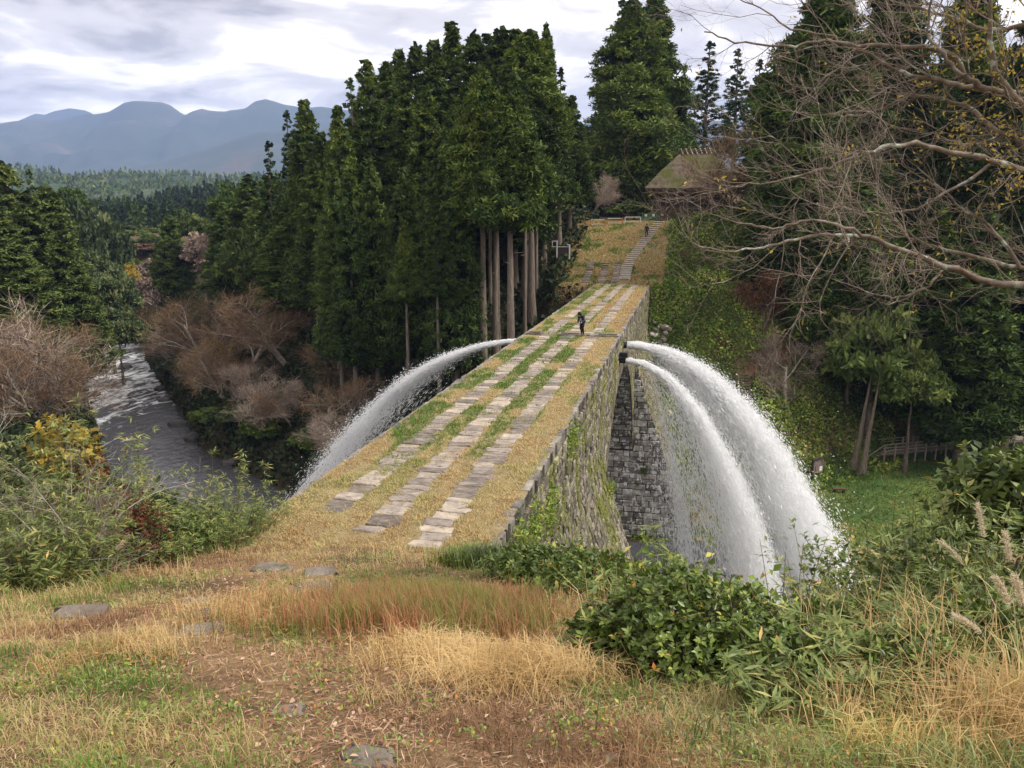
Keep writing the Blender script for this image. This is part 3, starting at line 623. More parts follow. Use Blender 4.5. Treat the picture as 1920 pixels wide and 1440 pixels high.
# ------------------------------------------------------------------ the water jets
def jet(label, s0, o0, z0, vo, wz, T, nd, seed, lag=0.34, spread=1.0, mistr=1.0, dens='mist'):
    sg = 1 if vo > 0 else -1; root = thing('water_jet', label, 'water jet', bw(s0, o0, z0), 0, 'jets of water released from the bridge')
    rr = np.random.default_rng(seed); g = 9.81
    base = bw(s0, o0, z0)
    def pos(t, v, w, ds): # world offsets
        a = BN[None] * (v * t)[:, None] + BD[None] * ds[:, None]
        return np.stack([a[:, 0], a[:, 1], w * t - 0.5 * g * t * t], 1)
    def drops(n, big):
        t = T * rr.random(n) ** 0.72
        e = rr.exponential(1.0, n) * lag * (0.12 + 0.5 * t / T); e = np.minimum(e, 0.75)
        if big: e *= 0.45
        v = vo * (1 - e); w = wz + rr.normal(0, 0.35 * spread, n) * (0.4 + t / T)
        sd = (0.10 + 0.42 * t ** 1.3) * spread * (0.6 if big else 1.0)
        ds = rr.normal(0, 1, n) * sd
        P = pos(t, v, w, ds); P += rr.normal(0, 1, (n, 3)) * (0.05 + 0.16 * t)[:, None] * spread
        # clumps: keep drops where the turbulence is dense, carried with the flow
        cl = fbm(t * 8 + e * 10, ds * 2.6 + seed, seed, 4); keep = cl + rr.normal(0, 0.075, n) > 0.44 + (0.05 if big else 0.01) * t
        vel = np.stack([BN[0] * v, BN[1] * v, w - g * t], 1)
        return P[keep], unit(vel[keep]), t[keep]
    Vs = []; Fs = []; k = 0
    for n, big in ((int(nd * 0.62), False), (int(nd * 0.38), True)):
        P, D, t = drops(n, big); m = len(P)
        sz = (0.008 + 0.026 * rr.random(m) ** 1.8) * (1.7 if big else 1.0) * (0.75 + 0.45 * t / T)
        el = rr.uniform(1.6, 4.2, m); LV, LF, _ = leaves(P, D + rr.normal(0, 0.25, (m, 3)), rdir(m, rr), sz * el, sz * 1.7, 0.0, 0.3); Vs.append(LV); Fs.append(LF + k); k += len(LV)
    V = np.concatenate(Vs); F = np.concatenate(Fs)
    o = obj('spray', mesh('spray', V, [F]), 'spray', root); o['kind'] = 'stuff'
    # unbroken core near the spout
    tt = np.linspace(0, 0.3 * T, 40); n = 12; VV = []
    for j, t in enumerate(tt):
        c = pos(np.array([t]), vo * 0.985, wz, np.array([0.0]))[0]; d = np.array([BN[0] * vo, BN[1] * vo, wz - g * t]); d /= np.linalg.norm(d)
        x = np.array([BD[0], BD[1], 0]); y = np.cross(d, x); f = t / tt[-1]
        r0 = (0.16 + 0.2 * t) * spread * (1 - f ** 2 * 0.95)
        for q_ in range(n):
            a = 2 * math.pi * q_ / n; rr_ = r0 * (0.45 + 1.2 * float(fbm(np.array([t * 26]), np.array([q_ * 1.3 + seed]), seed)[0]))
            VV.append(c + (x * math.cos(a) + y * math.sin(a)) * rr_)
    q_ = np.arange(39)[:, None] * n; jj = np.arange(n)[None]; j2 = (jj + 1) % n
    obj('core_stream', mesh('core_stream', VV, [np.stack([q_ + jj, q_ + j2, q_ + n + j2, q_ + n + jj], -1).reshape(-1, 4)], None, True), 'spray', root)
    # streaks and ragged sheets of white water
    n = int(nd * 0.42); t = T * rr.random(n) ** 0.8; e = np.minimum(rr.exponential(1.0, n) * lag * (0.06 + 0.5 * t / T), 0.7); v = vo * (1 - e); w = wz + rr.normal(0, 0.22 * spread, n) * (0.3 + t / T); ds = rr.normal(0, 1, n) * (0.08 + 0.33 * t ** 1.25) * spread
    P = pos(t, v, w, ds) + rr.normal(0, 1, (n, 3)) * (0.03 + 0.1 * t)[:, None] * spread; cl = fbm(t * 6 + e * 8, ds * 2.0 + seed, seed + 5, 3); k = cl + rr.normal(0, 0.1, n) > 0.40 + 0.05 * t; P, t, v, w = P[k], t[k], v[k], w[k]; n = len(P)
    D = unit(np.stack([BN[0] * v, BN[1] * v, w - g * t], 1)) + rr.normal(0, 0.12, (n, 3)); ln = rr.uniform(0.12, 0.55, n) * (0.5 + 0.5 * t); V, F, _ = leaves(P, D, rdir(n, rr), ln, rr.uniform(0.02, 0.07, n) * (0.6 + 0.5 * t), 0.0, 0.2)
    o = obj('streaks', mesh('streaks', V, [F]), 'spray', root); o['kind'] = 'stuff'
    # mist that hangs about the falling water
    tt = np.linspace(0.35 * T, T, 30); VV = []; n = 16
    for t in tt:
        c = pos(np.array([t]), vo * (1 - 0.10 * t / T * (1 + lag)), wz, np.array([0.0]))[0]; f = (t / T)
        d = np.array([BN[0] * vo, BN[1] * vo, wz - g * t]); d /= np.linalg.norm(d); x = np.array([BD[0], BD[1], 0]); y = np.cross(d, x)
        r0 = mistr * (0.1 + 2.7 * (f - 0.35) ** 0.95) * (1 if t < tt[-1] else 0.6)
        for q_ in range(n):
            a = 2 * math.pi * q_ / n; rr_ = r0 * (0.6 + 0.8 * float(fbm(np.array([t * 3]), np.array([q_ * 0.8 + seed * 3]), seed)[0]))
            VV.append(c + (x * math.cos(a) + y * math.sin(a) * 0.8) * rr_)
    m = len(tt); q_ = np.arange(m - 1)[:, None] * n; jj = np.arange(n)[None]; j2 = (jj + 1) % n
    me = bpy.data.meshes.new('mist'); F = np.stack([q_ + jj, q_ + j2, q_ + n + j2, q_ + n + jj], -1).reshape(-1, 4).tolist()
    F += [list(range(n))[::-1], [(m - 1) * n + j for j in range(n)]]; me.from_pydata([tuple(v) for v in VV], [], F)
    o = obj('mist', me, dens, root); o['kind'] = 'stuff'
    return root
jet('largest white jet arching from the right side of the bridge into the pool', 37, 3.45, -0.95, 8.5, 0.3, 1.96, 165000, 11, lag=0.62, spread=1.5, mistr=1.75)
jet('smaller white jet falling steeply close beside the arch', 34, 3.6, -1.5, 5.9, 0.1, 1.9, 60000, 12, lag=0.36, spread=1.1, mistr=1.3, dens='mist_thin')
jet('white jet shooting from the left side of the bridge before the cedars', 37, -3.45, -0.95, -11.0, 0.15, 1.95, 95000, 13, lag=0.2, spread=1.0, mistr=0.7, dens='mist_thin')
# splash where the big jet lands
def splash():
    rr = np.random.default_rng(5); c = bw(37, 3.45 + 8.5 * 1.9, -19.7); root = thing('splash', 'white churning splash at the foot of the jets', 'splash', c)
    n = 40000; a = rr.uniform(0, 2 * math.pi, n); q = rr.random(n) ** 0.7; rad = q * 8.5; h = rr.exponential(1.0, n) * np.exp(-q * 1.8) * 2.2
    P = np.stack([rad * np.cos(a) * 0.9 - 2.0, rad * np.sin(a), h + 0.05], 1); keep = fbm(P[:, 0] * 0.6, P[:, 1] * 0.6, 9) + rr.normal(0, 0.1, n) > 0.44; P = P[keep]; n = len(P)
    sz = rr.uniform(0.03, 0.1, n); d = rdir(n, rr)
    V, F, T = leaves(P, d, rdir(n, rr), sz * 2, sz * 1.5, 0.0)
    o = obj('spray', mesh('spray', V, [F]), 'spray', root); o['kind'] = 'stuff'
    for k, (dx, dy, r0, hz) in enumerate(((-1.5, 0, 4.6, 3.6), (-4.5, 1.5, 3.4, 2.6), (1.5, -2, 3.2, 2.6))):
        bm = bmesh.new(); bmesh.ops.create_icosphere(bm, subdivisions=3, radius=1)
        for v in bm.verts:
            f = 0.65 + 0.7 * float(fbm(np.array([v.co.x * 2 + k * 5]), np.array([v.co.y * 2 + v.co.z * 2.3]), 7)[0]); v.co = (v.co.x * f * r0, v.co.y * f * r0, max(v.co.z, -0.1) * f * hz)
        me = bpy.data.meshes.new('mist'); bm.to_mesh(me); bm.free(); o = obj('mist', me, 'mist', root, loc=(dx, dy, 0.35)); o['kind'] = 'stuff'
splash()

# ------------------------------------------------------------------ far side: stairs, barriers, signs, house
mat_flat('orange_paint', (0.62, 0.2, 0.07)); mat_flat('white_paint', (0.78, 0.77, 0.74)); mat_flat('green_mesh', (0.03, 0.2, 0.08)); mat_flat('dark_board', (0.06, 0.045, 0.04)); mat_flat('brown_board', (0.13, 0.075, 0.055)); mat_flat('paper', (0.8, 0.79, 0.75)); mat_flat('print_pale', (0.42, 0.36, 0.32))
st = thing('staircase', 'narrow stone staircase climbing the far grassy ramp', 'stairs', bw(76, 1.6, 0), -R(12.3))
STP = []; nst_ = 30; sp0 = Vector(bw(76, 1.6, 0)); ipy = [417, 430, 445, 460, 480, 500, 523]; ipx = [1236, 1225, 1214, 1203, 1187, 1176, 1171]
for i in range(nst_):
    py = 523 - 106 * (i / (nst_ - 1)) ** 1.05; p = hit(np.interp(py, ipy, ipx), py, 85, 125)
    V, F = slab_mesh(1.35, 0.34, 0.1, r, jit=0.03); V[:len(V) // 3, 2] = -0.02
    STP.append(local(p[0], p[1])); o = obj('step', simple('step', V, F), 'step_stone', st); q = Matrix.Rotation(R(12.3), 4, 'Z') @ (Vector(p) - sp0); o.location = q + Vector((0, 0, 0.05))
def barrier(i, px0, px1, label, orange):
    c = at((px0 + px1) / 2, 415, 112.6); w = (px1 - px0) * 0.0735
    t = thing('barrier', label, 'barrier', (c[0], c[1], th(c[0], c[1])), 0.0, 'barriers along the top of the far ramp')
    for sx in (-1, 1): MB().box((sx * w / 2, 0, 0.4), (0.11, 0.11, 0.85)).obj('leg', 'orange_paint' if orange else 'white_paint', t)
    MB().box((0, 0, 0.82), (w - 0.12, 0.1, 0.11)).obj('top_rail', 'white_paint', t); MB().box((0, 0, 0.2), (w - 0.12, 0.06, 0.09)).obj('low_rail', 'white_paint', t)
    if orange: MB().box((0, 0.03, 0.5), (w - 0.12, 0.05, 0.07)).obj('middle_rail', 'orange_paint', t)
barrier(0, 1107, 1134, 'leftmost orange and white barrier at the top of the far ramp', True)
barrier(1, 1139, 1167, 'middle orange and white barrier at the top of the far ramp', True)
barrier(2, 1172, 1201, 'plain white barrier beside the green mesh fence', False)
for k, px0 in enumerate((1204, 1218)):
    c = at(px0 + 6.5, 416, 113.2); t = thing('fence_panel', ('green mesh fence panel with paper notice, next to the white barrier', 'green mesh fence panel with paper notice, beside the dark signpost')[k], 'fence', (c[0], c[1], th(c[0], c[1])), 0, 'green fence panels on the far plateau')
    b = MB(); w = 0.95
    for sx in (-1, 1): b.box((sx * w / 2, 0, 0.6), (0.06, 0.06, 1.25))
    b.box((0, 0, 1.2), (w, 0.05, 0.05)); b.box((0, 0, 0.08), (w, 0.05, 0.05)); b.obj('frame', 'green_mesh', t)
    b = MB()
    for j in range(1, 14): b.box((-w / 2 + w * j / 14, 0.01, 0.64), (0.02, 0.015, 1.08))
    for j in range(1, 14): b.box((0, 0.02, 0.1 + 1.08 * j / 14), (w, 0.012, 0.025))
    b.bar((-w / 2, 0.02, 0.12), (w / 2, 0.02, 1.16), 0.05).obj('mesh_wire', 'green_mesh', t); MB().box((0.0, -0.05, 0.9), (0.34, 0.015, 0.3)).obj('notice', 'paper', t)
c = at(1238, 416, 113); t = thing('signpost', 'dark wooden signpost with pale plate at the stair head', 'sign', (c[0], c[1], th(c[0], c[1])))
MB().box((0, 0, 0.65), (0.24, 0.2, 1.3)).obj('post', 'dark_board', t); MB().box((0.22, -0.12, 0.95), (0.4, 0.03, 0.28)).obj('plate', 'grey_wood', t)
c = at(1251, 417, 113); t = thing('bollard', 'short pale post at the edge of the far plateau', 'post', (c[0], c[1], th(c[0], c[1]))); MB().tube([(0, 0, -0.2), (0, 0, 0.55), (0, 0, 0.62)], [0.07, 0.07, 0.02], 8).obj('post', 'grey_wood', t)
# notice board left of the ramp
c = at(1056, 483, 97); z0 = th(c[0], c[1]); t = thing('notice_board', 'dark notice board between white posts left of the far ramp', 'notice board', (c[0], c[1], min(z0, c[2])))
h0 = c[2] - min(z0, c[2])
MB().box((-0.75, 0, h0 + 1.0), (0.15, 0.14, 2.1)).obj('post', 'white_paint', t); MB().box((0.75, 0, h0 + 0.7), (0.17, 0.16, 1.7)).obj('post', 'white_paint', t)
MB().box((0.0, 0, h0 + 1.28), (1.4, 0.12, 0.07)).obj('top_rail', 'white_paint', t); MB().box((0.0, 0.02, h0 + 0.78), (1.3, 0.06, 0.86)).obj('board', 'dark_board', t)
MB().box((-1.1, 0, h0 + 1.95), (0.5, 0.06, 0.09)).box((-1.1, 0, h0 + 1.3), (0.5, 0.06, 0.07)).box((-1.32, 0, h0 + 1.62), (0.08, 0.06, 0.6)).obj('lamp_frame', 'white_paint', t); MB().box((0.55, 0, h0 + 1.55), (0.3, 0.05, 0.08)).obj('cap', 'white_paint', t)
# information sign on the lawn
c = hit(1532, 893); t = thing('information_sign', 'brown framed information sign with white paper on the lawn by the jet', 'sign', c, R(32))
MB().box((-0.8, 0, 0.8), (0.16, 0.16, 2.2)).obj('post', 'dark_board', t); MB().box((0.8, 0, 0.8), (0.16, 0.16, 2.2)).obj('post', 'dark_board', t)
bd = MB().box((0, -0.02, 1.05), (1.42, 0.1, 1.3)).obj('board', 'brown_board', t); MB().box((0, 0, 1.83), (2.0, 0.34, 0.14)).obj('roof_board', 'dark_board', t)
b = MB()
for sx in (-1, 1): b.box((sx * 0.66, -0.085, 1.05), (0.05, 0.03, 1.22))
for sz in (-1, 1): b.box((0, -0.085, 1.05 + sz * 0.6), (1.27, 0.03, 0.05))
b.obj('border', 'print_pale', bd); b = MB()
for j in range(9): b.box((-0.05 - 0.05 * (j > 3), -0.078, 1.5 - j * 0.115), (1.0 if j < 4 else 0.56, 0.012, 0.035))
b.obj('text_lines', 'print_pale', bd); MB().box((0.38, -0.085, 0.78), (0.42, 0.015, 0.48)).obj('paper', 'paper', bd)
c = hit(1573, 923); t = thing('low_bench', 'low brown slab bench on the lawn below the information sign', 'bench', c, R(-5))
MB().box((0, 0, 0.34), (1.15, 0.45, 0.12)).obj('seat', 'brown_board', t); MB().box((-0.4, 0, 0.12), (0.14, 0.36, 0.34)).obj('leg', 'dark_board', t); MB().box((0.4, 0, 0.12), (0.14, 0.36, 0.34)).obj('leg', 'dark_board', t)
# thatched house
def house():
    c = at(1300, 386, 119); zb = c[2]; g_ = th(c[0], c[1]); t = thing('thatched_house', 'old thatched house with mossy hipped roof behind the far trees', 'house', (c[0], c[1], zb), R(-14))
    mat_noise('thatch', [(0.3, (0.07, 0.052, 0.038)), (0.5, (0.14, 0.108, 0.08)), (0.75, (0.21, 0.17, 0.13))], scale=2, rough=1, bump=0.8, bscale=14, stretch=(1, 1, 0.4), spots=[((0.095, 0.1, 0.03), 0.33, 0.47, 0.12), ((0.06, 0.05, 0.03), 1.3, 0.6, 0.08)])
    W, D, H = 6.7, 4.7, 5.0; rw = 2.0; zE = 2.4; n = 10; V = []; F = []
    for i in range(n + 1):
        f = i / n; a = (1 - f) ** 0.88; hw = rw + (W - rw) * a; hd = 0.35 + (D - 0.35) * a; z = zE + H * f
        for sx, sy in ((-1, -1), (0, -1), (1, -1), (1, 0), (1, 1), (0, 1), (-1, 1), (-1, 0)): V.append((sx * hw + r.normal(0, 0.05), sy * hd + r.normal(0, 0.05), z + r.normal(0, 0.04)))
    for i in range(n): F += [(i * 8 + j, i * 8 + (j + 1) % 8, i * 8 + 8 + (j + 1) % 8, i * 8 + 8 + j) for j in range(8)]
    k = len(V)
    for sx, sy in ((-1, -1), (0, -1), (1, -1), (1, 0), (1, 1), (0, 1), (-1, 1), (-1, 0)): V.append((sx * (W - 0.25), sy * (D - 0.25), zE - 0.45))
    F += [(k + j, k + (j + 1) % 8, (j + 1) % 8, j) for j in range(8)]; F.append(tuple(k + j for j in range(8))[::-1]); F.append(tuple(n * 8 + j for j in range(8)))
    rf = obj('roof', simple('roof', V, F), 'thatch', t)
    b = MB()
    b.box((0, -0.42, zE + H + 0.12), (2 * rw + 0.6, 0.16, 0.14)); b.box((0, 0.42, zE + H + 0.12), (2 * rw + 0.6, 0.16, 0.14)); b.box((0, 0, zE + H + 0.3), (2 * rw + 0.3, 0.5, 0.3)); b.obj('ridge', 'old_wood', rf)
    for j in range(7):
        x = -rw + 2 * rw * j / 6; MB().bar((x + 0.3, -0.75, zE + H - 0.25), (x - 0.1, 0.05, zE + H + 0.62), 0.13).obj('ridge_pole', 'grey_wood', rf)
    MB().box((0, 0, zE - 0.62), (2 * W + 0.5, 2 * D + 0.5, 0.14)).obj('eaves', 'old_wood', t)
    MB().box((0, 0, 0.45 + (g_ - zb) / 2), (2 * W - 2.6, 2 * D - 2.4, 2.6 + max(0, zb - g_))).obj('wall', 'old_wood', t)
    for j in range(8): MB().box((-5.2 + j * 10.4 / 7, -3.6, 0.5), (0.2, 0.2, 2.9)).obj('post', 'old_wood', t)
    for j in range(5): MB().box((-3.9 + j * 1.9, -3.54, 0.7), (1.5, 0.06, 1.6)).obj('shutter', 'dark_board', t)
house()
# rubble by the far abutment
t = thing('rubble_wall', 'loose rubble stones beside the far bridge abutment', 'rubble', bw(64, 5.5, -6))
for i in range(46):
    s_ = r.uniform(58.5, 71); o_ = 3.5 + r.uniform(0.2, 2.6) + max(0, (66 - s_) * 0.12); p = bw(s_, o_); g_ = th(p[0], p[1])
    bm = bmesh.new(); bmesh.ops.create_icosphere(bm, subdivisions=2, radius=1); k = r.uniform(0.2, 0.42)
    for v in bm.verts:
        q_ = np.array(v.co); q_ = np.sign(q_) * np.abs(q_) ** 0.6; v.co = Vector(q_ * k * np.array([1.2, 0.9, 0.7]) * (0.85 + 0.3 * float(fbm(np.array([q_[0] * 2 + i]), np.array([q_[1] * 2 + q_[2]]), i)[0])))
    me = bpy.data.meshes.new('stone'); bm.to_mesh(me); bm.free(); o = obj('stone', me, 'rock' if i % 6 else 'step_stone', t); o.location = Vector((p[0], p[1], g_ + 0.15)) - t.location; o.rotation_euler = (r.uniform(-.4, .4), r.uniform(-.4, .4), r.uniform(0, 6))
# log steps and earth path on the right slope
t = thing('log_steps', 'short flight of brown log steps on the right hillside', 'stairs', hit(1397, 760))
for i in range(12):
    p = hit(1398 - 6 * (i / 11), 762 - i * 5.2); o = MB().bar((-0.75, 0, 0.05), (0.75, 0.12, 0.05), 0.2, 0.16).obj('step', 'old_wood', t); o.location = Vector(p) - t.location + Vector((0, 0, 0.06))
MB().bar(Vector(hit(1386, 762)) - t.location + Vector((0, 0, 0.6)), Vector(hit(1384, 712)) - t.location + Vector((0, 0, 0.6)), 0.08).obj('handrail', 'old_wood', t)
V = []; pa = [(1398, 704), (1412, 694), (1435, 682), (1460, 668), (1482, 655), (1500, 648), (1530, 640)]
for a, b_ in pa:
    for dy in (-9, -3, 3, 8): p = hit(a + dy * 0.4, b_ + dy); V.append((p[0], p[1], p[2] + 0.12))
q = (np.arange(len(pa) - 1)[:, None] * 4 + np.arange(3)[None]).reshape(-1)
obj('path', mesh('path', V, [np.stack([q, q + 1, q + 5, q + 4], 1)], None, True), 'path_earth', kind='structure')
# boardwalk
A = hit(1652, 868); B = hit(1935, 842); 
def boardwalk():
    d = (B - A); d[2] = 0; L_ = np.linalg.norm(d) * 1.35; d /= np.linalg.norm(d); nrm = np.array([d[1], -d[0], 0])
    if nrm[1] > 0: nrm = -nrm                                   # towards the camera
    t = thing('boardwalk', 'brown wooden boardwalk with railings along the foot of the wooded hill', 'boardwalk', A, math.atan2(d[1], d[0]))
    wd = 1.9; ztop = 0.9
    MB().box((L_ / 2, wd / 2, ztop - 0.12), (L_, wd, 0.12)).obj('beam', 'old_wood', t)
    k = 0; x = 0.1
    while x < L_: MB().box((x, wd / 2, ztop), (0.27, wd + 0.1, 0.06)).obj('plank', 'grey_wood', t); x += 0.31
    for row, y in enumerate((-0.02, wd + 0.02)):
        x = 0.3
        while x < L_:
            MB().box((x, y, 0.55), (0.13, 0.13, 2.9)).obj('post', 'grey_wood', t); x += 1.35
        for zz in (1.3, 1.62, 1.95): MB().box((L_ / 2, y - 0.08 if row == 0 else y + 0.08, zz), (L_, 0.05, 0.1)).obj('rail', 'grey_wood', t)
    for i in range(6): MB().box((-0.2 - 0.3 * i, wd / 2, ztop - 0.18 * (i + 1)), (0.3, wd - 0.2, 0.07)).obj('tread', 'grey_wood', t)
    for y in (0.0, wd): MB().bar((0.2, y, 1.9), (-1.9, y, 0.75), 0.08).bar((-1.9, y, -0.3), (-1.9, y, 0.8), 0.12).obj('stair_rail', 'grey_wood', t)
boardwalk()

# ------------------------------------------------------------------ two people
mat_flat('navy_cloth', (0.018, 0.022, 0.05)); mat_flat('black_cloth', (0.012, 0.012, 0.014)); mat_flat('grey_cloth', (0.42, 0.42, 0.44)); mat_flat('skin', (0.5, 0.3, 0.21)); mat_flat('hair', (0.012, 0.01, 0.009)); mat_flat('shoe', (0.03, 0.03, 0.03))
def skin(name, pts, edges, rad, mat, parent, root=0, sub=2):
    me = bpy.data.meshes.new(name); me.from_pydata(pts, edges, []); o = obj(name, me, mat, parent)
    bm = bmesh.new(); bm.from_mesh(me); lay = bm.verts.layers.skin.verify()
    for i, v in enumerate(bm.verts):
        k = rad[i]; v[lay].radius = k if hasattr(k, '__len__') else (k, k); v[lay].use_root = i == root
    bm.to_mesh(me); bm.free(); o.modifiers.new('skin', 'SKIN'); sm = o.modifiers.new('sub', 'SUBSURF'); sm.levels = sub; sm.render_levels = sub
    return o
def person(label, loc, rz, pose, top, vest, H=1.68, tilt=0.0):
    k = H / 1.7; t = thing('person', label, 'person', loc, rz)
    J = dict(pel=(0, 0, .92), wai=(0, .02, 1.06), che=(0, .05, 1.28), nek=(0, .07, 1.44), hd0=(0, .12, 1.52), hd1=(0, .13, 1.66), lsh=(-.17, .05, 1.38), rsh=(.17, .05, 1.38),
             lel=(-.25, .0, 1.12), rel=(.25, .0, 1.12), lwr=(-.22, .18, .95), rwr=(.24, .12, .9), lha=(-.2, .25, .92), rha=(.23, .17, .83),
             lhi=(-.09, 0, .88), rhi=(.09, 0, .88), lkn=(-.1, .05, .48), rkn=(.1, -.02, .48), lan=(-.1, .0, .09), ran=(.1, -.1, .1), lto=(-.11, .15, .04), rto=(.11, .05, .04)); J.update(pose)
    P = {a: tuple(v * k for v in b) for a, b in J.items()}
    def chain(name, keys, eds, rads, mat, sub=2): return skin(name, [P[q] for q in keys], [(keys.index(a), keys.index(b)) for a, b in eds], rads, mat, t, 0, sub)
    body = chain('body', ['pel', 'wai', 'che', 'nek', 'hd0', 'hd1', 'lsh', 'rsh', 'lel', 'rel', 'lwr', 'rwr', 'lha', 'rha', 'lhi', 'rhi', 'lkn', 'rkn', 'lan', 'ran', 'lto', 'rto'],
        [('pel', 'wai'), ('wai', 'che'), ('che', 'nek'), ('nek', 'hd0'), ('hd0', 'hd1'), ('che', 'lsh'), ('che', 'rsh'), ('lsh', 'lel'), ('rsh', 'rel'), ('lel', 'lwr'), ('rel', 'rwr'), ('lwr', 'lha'), ('rwr', 'rha'), ('pel', 'lhi'), ('pel', 'rhi'), ('lhi', 'lkn'), ('rhi', 'rkn'), ('lkn', 'lan'), ('rkn', 'ran'), ('lan', 'lto'), ('ran', 'rto')],
        [.11, .1, .12, .05, .085, .085, .06, .06, .045, .045, .034, .034, .04, .04, .08, .08, .055, .055, .04, .04, .04, .04], 'skin')
    chain('jacket', ['che', 'wai', 'pel', 'lsh', 'rsh', 'lel', 'rel', 'lwr', 'rwr', 'nek'], [('che', 'wai'), ('wai', 'pel'), ('che', 'lsh'), ('che', 'rsh'), ('lsh', 'lel'), ('rsh', 'rel'), ('lel', 'lwr'), ('rel', 'rwr'), ('che', 'nek')], [(.19, .14), (.17, .13), (.18, .14), .09, .09, .065, .065, .05, .05, .07], top)
    chain('trousers', ['pel', 'lhi', 'rhi', 'lkn', 'rkn', 'lan', 'ran'], [('pel', 'lhi'), ('pel', 'rhi'), ('lhi', 'lkn'), ('rhi', 'rkn'), ('lkn', 'lan'), ('rkn', 'ran')], [.13, .1, .1, .075, .075, .06, .06], 'black_cloth')
    P['hc'] = tuple(np.array(P['hd1']) + np.array([0, -.035, .0]) * k); P['hb'] = tuple(np.array(P['hd0']) + np.array([0, -.05, .03]) * k); P['ht'] = tuple(np.array(P['hd1']) + np.array([0, 0.01, .04]) * k)
    chain('hair', ['hc', 'hb', 'ht'], [('hc', 'hb'), ('hc', 'ht')], [.1, .085, .075], 'hair')
    for a, b in (('lan', 'lto'), ('ran', 'rto')): chain('shoe', [a, b], [(a, b)], [.055, .05], 'shoe', 1)
    if vest: P['v0'] = tuple(np.array(P['che']) + np.array([0, .085, 0]) * k); P['v1'] = tuple(np.array(P['pel']) + np.array([0, .09, 0]) * k); chain('shirt', ['v0', 'v1'], [('v0', 'v1')], [.075, .085], 'grey_cloth')
    hd = np.array(P['hd0']); nm = MB().box(hd + np.array([0, .105, -.005]) * k, (.025 * k, .03 * k, .045 * k)).obj('nose', 'skin', t)
    for sx in (-1, 1): MB().box(hd + np.array([sx * .034, .088, .03]) * k, (.025 * k, .02 * k, .014 * k)).obj('eye', 'hair', t)
    return t
d = ray(1092, 629); kk = CAMZ / -d[2]; pp = np.array([d[0] * kk, d[1] * kk, 0.0])
person('person in navy jacket and black trousers stooping at the open valve pit mid-bridge', (pp[0], pp[1], 0.04), R(140), dict(che=(0, .17, 1.2), nek=(0, .27, 1.32), hd0=(0, .36, 1.36), hd1=(0, .42, 1.45), lsh=(-.18, .16, 1.28), rsh=(.18, .16, 1.28), wai=(0, .07, 1.03), lel=(-.24, .2, 1.02), rel=(.24, .16, 1.0), lwr=(-.2, .42, .9), rwr=(.2, .3, .82), lha=(-.19, .5, .88), rha=(.19, .36, .75), lkn=(-.1, .12, .5), rkn=(.1, .1, .5)), 'navy_cloth', True, 1.62)
c = hit(1214, 446, 80, 125)
c = hit(1212, 447, 85, 125)
person('person in dark clothes seen from behind climbing the far stairs', (c[0], c[1], c[2] + 0.12), R(-8), dict(rkn=(.1, .2, .58), ran=(.1, .14, .26), rto=(.11, .28, .22), rhi=(.09, .03, .88), lwr=(-.25, .05, .88), lha=(-.25, .08, .8), rwr=(.27, .0, .88), rha=(.27, .02, .8)), 'navy_cloth', False, 1.7)

# ------------------------------------------------------------------ trees
mat_leaf('cedar_leaf', [(0, (0.019, 0.0324, 0.00975)), (0.35, (0.0476, 0.0808, 0.017)), (0.65, (0.0858, 0.136, 0.0244)), (1, (0.18, 0.225, 0.0366))], rough=0.7, trans=0.12, objvar=0.5)
mat_leaf('cedar_olive', [(0, (0.0264, 0.0403, 0.0127)), (0.4, (0.082, 0.12, 0.0304)), (0.7, (0.152, 0.202, 0.0468)), (1, (0.265, 0.299, 0.0759))], rough=0.7, trans=0.12, objvar=0.3)
mat_leaf('broad_leaf', [(0, (0.027, 0.0405, 0.0162)), (0.4, (0.0675, 0.101, 0.0405)), (0.7, (0.128, 0.169, 0.0675)), (1, (0.257, 0.27, 0.121))], rough=0.55, trans=0.15, objvar=0.3)
mat_leaf('twig_red', [(0, (0.0785, 0.0511, 0.0354)), (0.5, (0.195, 0.124, 0.0769)), (1, (0.377, 0.248, 0.142))], rough=0.9, trans=0.0, objvar=0.3)
mat_leaf('twig_grey', [(0, (0.13, 0.0975, 0.0813)), (0.5, (0.309, 0.236, 0.188)), (1, (0.585, 0.455, 0.357))], rough=0.9, trans=0.0, objvar=0.3)
mat_leaf('autumn_leaf', [(0.0, (0.1, 0.035, 0.015)), (0.4, (0.27, 0.1, 0.03)), (0.75, (0.4, 0.19, 0.05)), (1.0, (0.45, 0.28, 0.07))], rough=0.7, trans=0.3, objvar=0.3)
mat_leaf('yellow_leaf', [(0.0, (0.16, 0.12, 0.03)), (0.5, (0.4, 0.3, 0.06)), (1.0, (0.68, 0.5, 0.09))], rough=0.6, trans=0.35, objvar=0.25)
hill_trees(hill, 3800)
mat_leaf('cedar_bright', [(0, (0.0189, 0.035, 0.0105)), (0.35, (0.0525, 0.0902, 0.021)), (0.65, (0.0966, 0.152, 0.0315)), (1, (0.179, 0.23, 0.045))], rough=0.7, trans=0.14, objvar=0.3)
